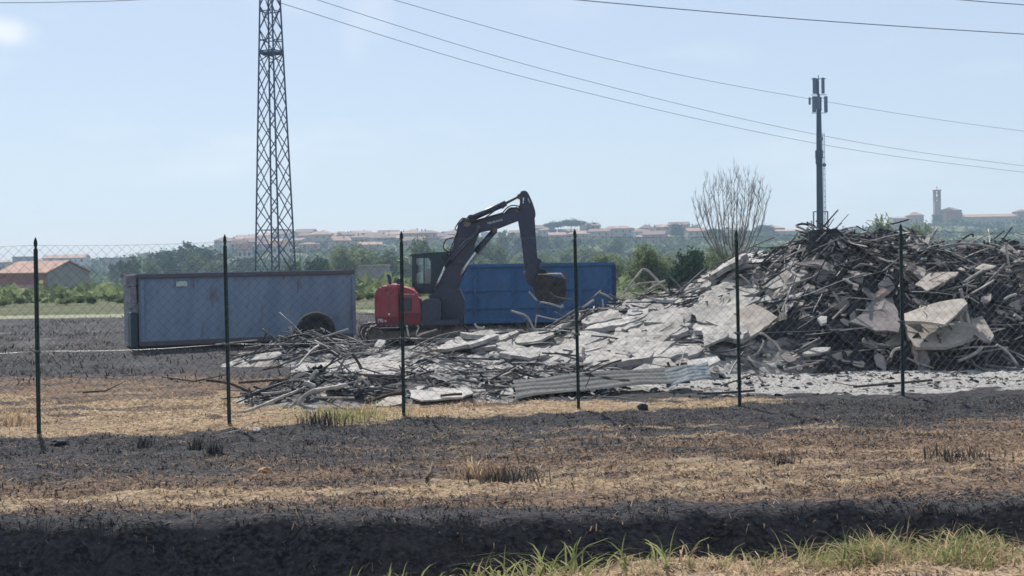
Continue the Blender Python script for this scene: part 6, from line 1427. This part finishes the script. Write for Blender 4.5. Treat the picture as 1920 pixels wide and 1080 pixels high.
# tufts
def tuft(px, py, h, w, n, mt, label, grp=None, name='grass_tuft', bend=.6):
    p = gnd(px, py); z = float(ground_z(p.x, p.y)); r = np.random.default_rng(int(px * 3 + py)); org = Vector((p.x, p.y, z)); V = []; F = []
    for i in range(n):
        a = r.uniform(0, 6.28); o = np.array([r.normal() * w * (.35 if w >= .5 else .18), r.normal() * w * (.2 if w >= .5 else .1), -.02]); L = h * r.uniform(.5, 1.1); lean_ = r.uniform(.15, 1) * bend; ww = r.uniform(.004, .009)
        d = np.array([math.cos(a), math.sin(a) * .7, 0]); sd = np.array([-math.sin(a) * .5 + .6, math.cos(a) * .5, 0]); base = len(V)
        for t in (0, .35, .7, 1):
            c = o + d * (L * lean_ * t ** 1.8) + np.array([0, 0, L * (t - .55 * lean_ * t ** 2.4)]); k = ww * (1 - t ** 2) + .0006
            V += [c - sd * k, c + sd * k]
        for k in range(3): F.append((base + 2 * k, base + 2 * k + 1, base + 2 * k + 3, base + 2 * k + 2))
    me = np_mesh(name, np.array(V), np.array(F), M[mt]); o = inst(name, me, None, org); tag(o, label, 'grass tuft', grp, 'stuff' if w >= .5 else None); return o
TF = [(15, 797, .30, .55, 170, 'straw', 'pale bushy tuft left of the first fence post'), (600, 800, .30, .5, 120, 'char_blade', 'dark dry tuft left of the third post foot'), (655, 785, .28, 1.1, 260, 'grass', 'yellow green weed patch in front of the low stick pile'), (690, 778, .26, .5, 120, 'straw', 'dry pale tuft beside the yellow green weed patch'),
      (800, 775, .20, .9, 160, 'straw', 'dry tuft right of the third post foot'), (905, 762, .24, .9, 160, 'brown_blade', 'brown tuft left of the corrugated sheet'), (370, 842, .20, .3, 90, 'char_blade', 'left one of two black tufts on the verge'), (402, 856, .20, .28, 90, 'char_blade', 'right one of two black tufts on the verge'),
      (275, 838, .20, .3, 70, 'char_blade', 'black tuft below the straw edge at left'), (905, 900, .28, .5, 120, 'brown_blade', 'large singed tuft on the tan streak, left half'), (955, 905, .26, .55, 130, 'char_blade', 'large charred tuft on the tan streak, right half'), (885, 895, .30, .2, 30, 'straw', 'few pale dry blades rising from the singed tuft'),
      (1470, 870, .16, .4, 90, 'char_blade', 'small black tuft on the right part of the verge'), (1790, 860, .18, .6, 120, 'char_blade', 'dark tuft near the right frame edge'), (690, 745, .3, .5, 60, 'straw', 'thin dry stalks at the right end of the low stick pile'), (1420, 855, .14, .5, 90, 'brown_blade', 'low brown tuft left of the small black tuft')]
for a in TF: tuft(*a)
# near bank: green grass along its lip
GR = []
def near_grass():
    r = np.random.default_rng(77)
    dens = [(640, 780, 80, .33), (780, 850, 14, .24), (860, 1010, 70, .38), (1010, 1075, 30, .50), (1080, 1290, 60, .34), (1290, 1460, 50, .26), (1460, 1640, 420, .34), (1560, 1860, 1100, .33), (1440, 1910, 700, .17), (1080, 1500, 170, .10), (1850, 1920, 40, .2)]
    V = []; F = []
    for x0, x1, n, h in dens:
        for i in range(n):
            px = r.uniform(x0, x1)
            if x0 > 1100 and r.random() > np.clip((float(fbm(px / 60, 3.3, 44, 3)) - .36) * 4.5, .25, 1): continue
            Y = r.uniform(9.75, 10.5); X = (px - 960) / FPX * Y; z = float(ground_z(X, Y)); o = np.array([X, Y, z - .02])
            a = r.uniform(0, 6.28); L = h * r.uniform(.45, 1.15); ln = r.uniform(.25, 1.7); ww = r.uniform(.0028, .0075) if px > 1300 else r.uniform(.004, .012); d = np.array([math.cos(a), math.sin(a) * .5, 0]); sd = np.array([.8, r.uniform(-.5, .5), 0]); base = len(V)
            for t in (0, .25, .5, .75, 1):
                c = o + d * (L * ln * t ** 1.7) + np.array([0, 0, L * (t - .62 * min(ln, 1) * t ** 2.6)]); k = ww * (1 - t ** 2.2) + .0007
                V += [c - sd * k, c + sd * k]
            for k in range(4): F.append((base + 2 * k, base + 2 * k + 1, base + 2 * k + 3, base + 2 * k + 2))
    V = np.array(V); F = np.array(F); nb = len(F) // 4; sel = r.random(nb) < np.where(V[::10, 0][:nb] / V[::10, 1][:nb] < .11, .88, .66)
    for nm, mt, s_, lb in (('green_grass', 'grass', sel, 'green grass blades along the near lip of the ditch'), ('dry_grass', 'straw', ~sel, 'dry bleached grass blades among the green ones at the ditch lip')):
        idx = np.nonzero(s_)[0]; f = F.reshape(nb, 4, 4)[idx].reshape(-1, 4); o = D.objects.new(nm, np_mesh(nm, V, f, M[mt])); COL.objects.link(o); tag(o, lb, 'grass', kind='stuff')
near_grass()

# ---- scatter: countless scrap on the heaps; the largest-looking 300 bars and 300 flakes are things, the rest is one mass
def heap_normal(x, y):
    e = .15; zx = (surf(x + e, y) - surf(x - e, y)) / (2 * e); zy = (surf(x, y + e) - surf(x, y - e)) / (2 * e)
    n = np.stack([-zx, -zy, np.ones_like(zx)], -1); return n / np.linalg.norm(n, axis=1)[:, None]
def sample(n, boxes):
    X = []; Y = []
    for (x0, x1, y0, y1, w) in boxes:
        k = int(n * w); X.append(RNG.uniform(x0, x1, k)); Y.append(RNG.uniform(y0, y1, k))
    return np.concatenate(X), np.concatenate(Y)
BOX = {'tall': [(5.5, 13.5, 26.6, 32.2, .55), (5.2, 13.5, 29.4, 32.0, .45)], 'slope': [(-2.2, 6, 25, 31.8, .55), (-.5, 5.6, 29.6, 31.8, .45)], 'ridge': [(.9, 5.4, 29.7, 32.2, 1)], 'left': [(-6.6, -3.0, 30.8, 33.0, 1)], 'low': [(-4.4, 1.6, 22.1, 24.8, .7), (-2.6, 2.5, 24.5, 27, .3)]}
def bars_np(c, d, nrm, L, r, bend):
    side = np.cross(d, nrm); side /= np.linalg.norm(side, axis=1)[:, None]; up = np.cross(side, d); n = len(c); V = []
    ts = (-1, -.4, .3, 1)
    for t in ts:
        p = c + d * (L * t * .5)[:, None] + up * (bend[:, 0] * L * (1 - t * t) * .5)[:, None] + side * (bend[:, 1] * L * (1 - t * t) * .5)[:, None]
        rr_ = (r * (1 - .15 * abs(t)))[:, None]
        for k in range(4):
            a = math.pi / 2 * k; V.append(p + side * math.cos(a) * rr_ + up * math.sin(a) * rr_)
    V = np.stack(V, 1).reshape(-1, 3); F = []
    for s_ in range(3):
        for k in range(4): F.append([s_ * 4 + k, s_ * 4 + (k + 1) % 4, s_ * 4 + 4 + (k + 1) % 4, s_ * 4 + 4 + k])
    F += [[3, 2, 1, 0], [12, 13, 14, 15]]
    F = (np.arange(n)[:, None, None] * 16 + np.array(F)[None]).reshape(-1, 4); return V, F
def dirs(n, nrm, spread):
    a = np.where(RNG.random(n) < .72, RNG.normal(0, .55, n), RNG.uniform(0, np.pi, n)); d = np.stack([np.cos(a), np.sin(a), np.zeros(n)], -1)
    d -= nrm * (d * nrm).sum(1)[:, None]; d += nrm * RNG.normal(0, spread, n)[:, None]; return d / np.linalg.norm(d, axis=1)[:, None]
MIX = {'tall': (('char', .48), ('steelbar', .22), ('palebar', .20), ('rustbar', .10)), 'slope': (('char', .2), ('steelbar', .35), ('palebar', .3), ('rustbar', .15)), 'ridge': (('char', .45), ('steelbar', .25), ('palebar', .2), ('rustbar', .1)), 'left': (('char', .35), ('steelbar', .3), ('palebar', .25), ('rustbar', .1)), 'low': (('char', .3), ('steelbar', .35), ('palebar', .2), ('rustbar', .15))}
stuffV = {}; 
def push(mt, V, F):
    L = stuffV.setdefault(mt, [[], [], 0]); L[0].append(V); L[1].append(F + L[2]); L[2] += len(V)
for reg, n in (('tall', 1350), ('slope', 420), ('ridge', 420), ('left', 260), ('low', 420)):
    x, y = sample(n, BOX[reg]); z = surf(x, y); k = z > (.12 if reg != 'low' else .02); x, y, z = x[k], y[k], z[k]; n = len(x)
    nr = heap_normal(x, y); d = dirs(n, nr, .22); r = RNG.uniform(.007, .024, n); L = RNG.uniform(.3, 1.5, n); c = np.stack([x, y, z], -1) + nr * (RNG.uniform(-.02, .16, n) * (1 if reg in ('tall', 'ridge') else .5))[:, None]
    b_ = RNG.normal(0, .045, (n, 2)); pick = RNG.random(n); acc = 0
    for mt, w in MIX[reg]:
        s_ = (pick >= acc) & (pick < acc + w); acc += w; V, F = bars_np(c[s_], d[s_], nr[s_], L[s_], r[s_], b_[s_]); push(mt, V, F)
def flakes_np(c, nrm, s):
    n = len(c); t = np.cross(nrm, RNG.normal(size=(n, 3))); t /= np.linalg.norm(t, axis=1)[:, None]; b_ = np.cross(nrm, t); V = []
    asp = RNG.uniform(.35, 1, n)
    for lay in (0, -1):
        for k in range(6):
            if lay == 0: q = s * RNG.uniform(.6, 1.1, n); flakes_np.q[k] = (q, RNG.normal(0, .08, n))
            q, h = flakes_np.q[k]; a = k * math.pi / 3
            V.append(c + t * (math.cos(a) * q)[:, None] + b_ * (math.sin(a) * q * asp)[:, None] + nrm * (h * s + lay * (.012 + .06 * s))[:, None])
    V = np.stack(V, 1).reshape(-1, 3); F = [[0, 1, 2, 3], [0, 3, 4, 5]] + [[k, 6 + k, 6 + (k + 1) % 6, (k + 1) % 6] for k in range(6)]
    return V, (np.arange(n)[:, None, None] * 12 + np.array(F)[None]).reshape(-1, 4)
flakes_np.q = {}
FM = {'tall': (('char', .5), ('ash', .16), ('tan', .14), ('brownplate', .2)), 'slope': (('ash', .45), ('pale', .10), ('char', .33), ('brownplate', .12)), 'left': (('ash', .4), ('char', .5), ('pale', .1)), 'low': (('ash', .4), ('char', .4), ('pale', .1), ('tan', .1))}
for reg, n, ss in (('tall', 4400, (.04, .30)), ('slope', 1900, (.02, .12)), ('left', 240, (.03, .14)), ('low', 900, (.03, .14))):
    x, y = sample(n, BOX[reg]); z = surf(x, y); k = z > (.06 if reg != 'low' else .0); x, y, z = x[k], y[k], z[k]; n = len(x)
    nr = heap_normal(x, y) + RNG.normal(0, .32, (n, 3)); nr /= np.linalg.norm(nr, axis=1)[:, None]; s = RNG.uniform(0, 1, n) ** 2.2 * (ss[1] - ss[0]) + ss[0]
    c = np.stack([x, y, z], -1) + nr * RNG.uniform(0, .06, n)[:, None]; pick = RNG.random(n); acc = 0
    for mt, w in FM[reg]:
        s_ = (pick >= acc) & (pick < acc + w); acc += w; V, F = flakes_np(c[s_], nr[s_], s[s_]); push(mt, V, F)
x = RNG.uniform(2.2, 10, 1500); y = RNG.uniform(22.3, 27.6, 1500); z = ground_z(x, y); k = (z > heap_z(x, y) - .05) & (y > fence_y(x) + 1.0) & (fbm(x * .8, y * 1.6, 141) > .42); x, y, z = x[k], y[k], z[k]; n = len(x)
nr = RNG.normal(0, .25, (n, 3)); nr[:, 2] += 1; nr /= np.linalg.norm(nr, axis=1)[:, None]; s = RNG.uniform(0, 1, n) ** 2 * .09 + .015; pick = RNG.integers(0, 4, n)
for q, mt in enumerate(('char', 'brownplate', 'ash', 'char')):
    s_ = pick == q; V, F = flakes_np((np.stack([x, y, z + .01], -1))[s_], nr[s_], s[s_]); push(mt, V, F)
LB = {'char': 'countless small charred black scraps mixed through the heaps', 'steelbar': 'countless small grey metal scraps mixed through the heaps', 'palebar': 'countless small pale ashen rods mixed through the heaps', 'rustbar': 'countless small rust brown scraps mixed through the heaps', 'ash': 'countless small ash grey flakes over the heaps', 'tan': 'countless small tan flakes over the tall heap', 'brownplate': 'countless small brown flakes over the heaps', 'pale': 'countless small white flakes over the ash slope'}
for mt, (Vs_, Fs_, _) in stuffV.items():
    o = D.objects.new('small_scrap', np_mesh('small_scrap', np.concatenate(Vs_), np.concatenate(Fs_), M[mt])); COL.objects.link(o); tag(o, LB[mt], 'scrap', kind='stuff')
# single scattered bars
TB = {}
for mt in ('char', 'steelbar', 'palebar', 'rustbar'):
    for v in range(4):
        r = random.Random(v * 11 + len(mt)); b = MB(); bx_, by_ = r.uniform(-.07, .07), r.uniform(.0, .09); kk = r.uniform(-.3, .5)
        b.tube([(t, bx_ * (1 - t * t) * 2, by_ * (1 - t * t) * 2 * (1 if v % 2 else -.3) + (.25 * max(0, t - kk) if v == 3 else 0)) for t in (-.5, -.3, -.1, .1, .3, .5)], [.0125 if v % 2 else .0095] * 6, 6)
        o = b.build('bar', M[mt]); TB[mt, v] = o.data; D.objects.remove(o)
ADJ = {'char': 'black charred', 'steelbar': 'grey scorched', 'palebar': 'pale ash coated', 'rustbar': 'rust brown'}
WH = {'tall': ('tangled in the tall heap at right', 'bars tangled in the tall heap'), 'slope': ('lying on the pale ash slope', 'bars on the ash slope'), 'left': ('on the small heap before the grey container', 'bars on the small heap'), 'low': ('in the low stick pile behind the fence', 'bars in the low stick pile')}
for reg, n in (('tall', 120), ('slope', 30), ('left', 26), ('low', 42)):
    x, y = sample(n, BOX[reg]); z = surf(x, y); nr = heap_normal(x, y); nn = len(x); d = dirs(nn, nr, .20 if reg == 'tall' else .12)
    for i in range(nn):
        if z[i] < .02: continue
        u = random.random(); acc = 0; mt = 'char'
        for m_, w in MIX[reg]:
            acc += w
            if u < acc: mt = m_; break
        if reg == 'tall' and random.random() < .25: mt = 'palebar'
        v = random.randrange(4); L = random.uniform(.6, 1.5); o = inst('metal_bar', TB[mt, v], None, (x[i] , y[i], z[i] + random.uniform(.05, .26) * (1 if reg == 'tall' else .5)), (0, 0, 0), (L, random.uniform(.8, 1.6) * random.choice((1, 1, 2.2)), random.uniform(.6, 1.4)))
        o.rotation_mode = 'QUATERNION'; o.rotation_quaternion = Vector(d[i]).to_track_quat('X', 'Z')
        tag(o, '%s metal bar %s' % (ADJ[mt], WH[reg][0]), 'bar', '%s %s' % (ADJ[mt], WH[reg][1]))
TFk = {}
for mt in ('ash', 'tan', 'char', 'brownplate', 'pale'):
    for v in range(4):
        if v >= 2:        # crumpled sheet
            b = MB(); V = []; F = []; g = 7
            for lay in (0, -.05):
                for i in range(g):
                    for j in range(g):
                        u_, w_ = i / (g - 1) * 2 - 1, j / (g - 1) * 2 - 1; e_ = 1 + .25 * (float(vnoise(i * 1.3 + v, j * 1.7 + len(mt), 88)) - .5)
                        V.append((u_ * e_, w_ * .7 * e_ * (1 - .3 * u_ * (v - 2)), .75 * (float(fbm(u_ * 1.5 + 9 * v, w_ * 1.5 + len(mt), 99, 3)) - .5) + .22 * abs(u_ + .3 * w_) + lay))
            for i in range(g - 1):
                for j in range(g - 1): q = i * g + j; F += [(q, q + 1, q + g + 1, q + g), (g * g + q, g * g + q + g, g * g + q + g + 1, g * g + q + 1)]
            rim = [j for j in range(g)] + [i * g + g - 1 for i in range(1, g)] + [(g - 1) * g + j for j in range(g - 2, -1, -1)] + [i * g for i in range(g - 2, 0, -1)]
            for k_ in range(len(rim)): p_, q_ = rim[k_], rim[(k_ + 1) % len(rim)]; F.append((p_, q_, g * g + q_, g * g + p_))
            b.add(V, F); o = b.build('flake', M[mt]); TFk[mt, v] = o.data; D.objects.remove(o); continue
        r = random.Random(v * 5 + len(mt)); k = r.randint(7, 10); asp = r.uniform(.45, .9); V = []; F = []
        rad = [r.uniform(.65, 1.1) for _ in range(k)]; hh = [r.uniform(-.06, .06) for _ in range(k)]; th = .09
        for lay in (0, -th):
            for i in range(k): a = 2 * math.pi * i / k; V.append((math.cos(a) * rad[i], math.sin(a) * rad[i] * asp, hh[i] + lay))
        V.append((0, 0, r.uniform(-.05, .1)))
        for i in range(k): j = (i + 1) % k; F += [(i, j, 2 * k), (i, k + i, k + j, j)]
        F.append([k + i for i in range(k)][::-1]); b = MB(); b.add(V, F); o = b.build('flake', M[mt]); TFk[mt, v] = o.data; D.objects.remove(o)
ADF = {'ash': 'ash grey', 'tan': 'tan scorched', 'char': 'black charred', 'brownplate': 'brown scorched', 'pale': 'white ashen'}
for reg, n, ss in (('tall', 130, (.18, .48)), ('slope', 44, (.14, .30)), ('left', 12, (.12, .25)), ('low', 30, (.12, .26))):
    x, y = sample(n, BOX[reg]); z = surf(x, y); nr = heap_normal(x, y) + RNG.normal(0, .22, (len(x), 3))
    for i in range(len(x)):
        if z[i] < .02: continue
        u = random.random(); acc = 0; mt = 'ash'
        for m_, w in FM[reg]:
            acc += w
            if u < acc: mt = m_; break
        s_ = random.uniform(*ss); o = inst('flake', TFk[mt, random.randrange(4)], None, (x[i], y[i], z[i] + random.uniform(.02, .10)), (0, 0, 0), (s_, s_, s_ * random.choice((.7, 1.3))))
        o.rotation_mode = 'QUATERNION'; o.rotation_quaternion = Vector(nr[i]).to_track_quat('Z', 'Y') @ Matrix.Rotation(random.uniform(0, 6.28), 3, 'Z').to_quaternion()
        tag(o, '%s flake of sheeting %s' % (ADF[mt], WH[reg][0]), 'flake', '%s flakes %s' % (ADF[mt], WH[reg][1][5:]))
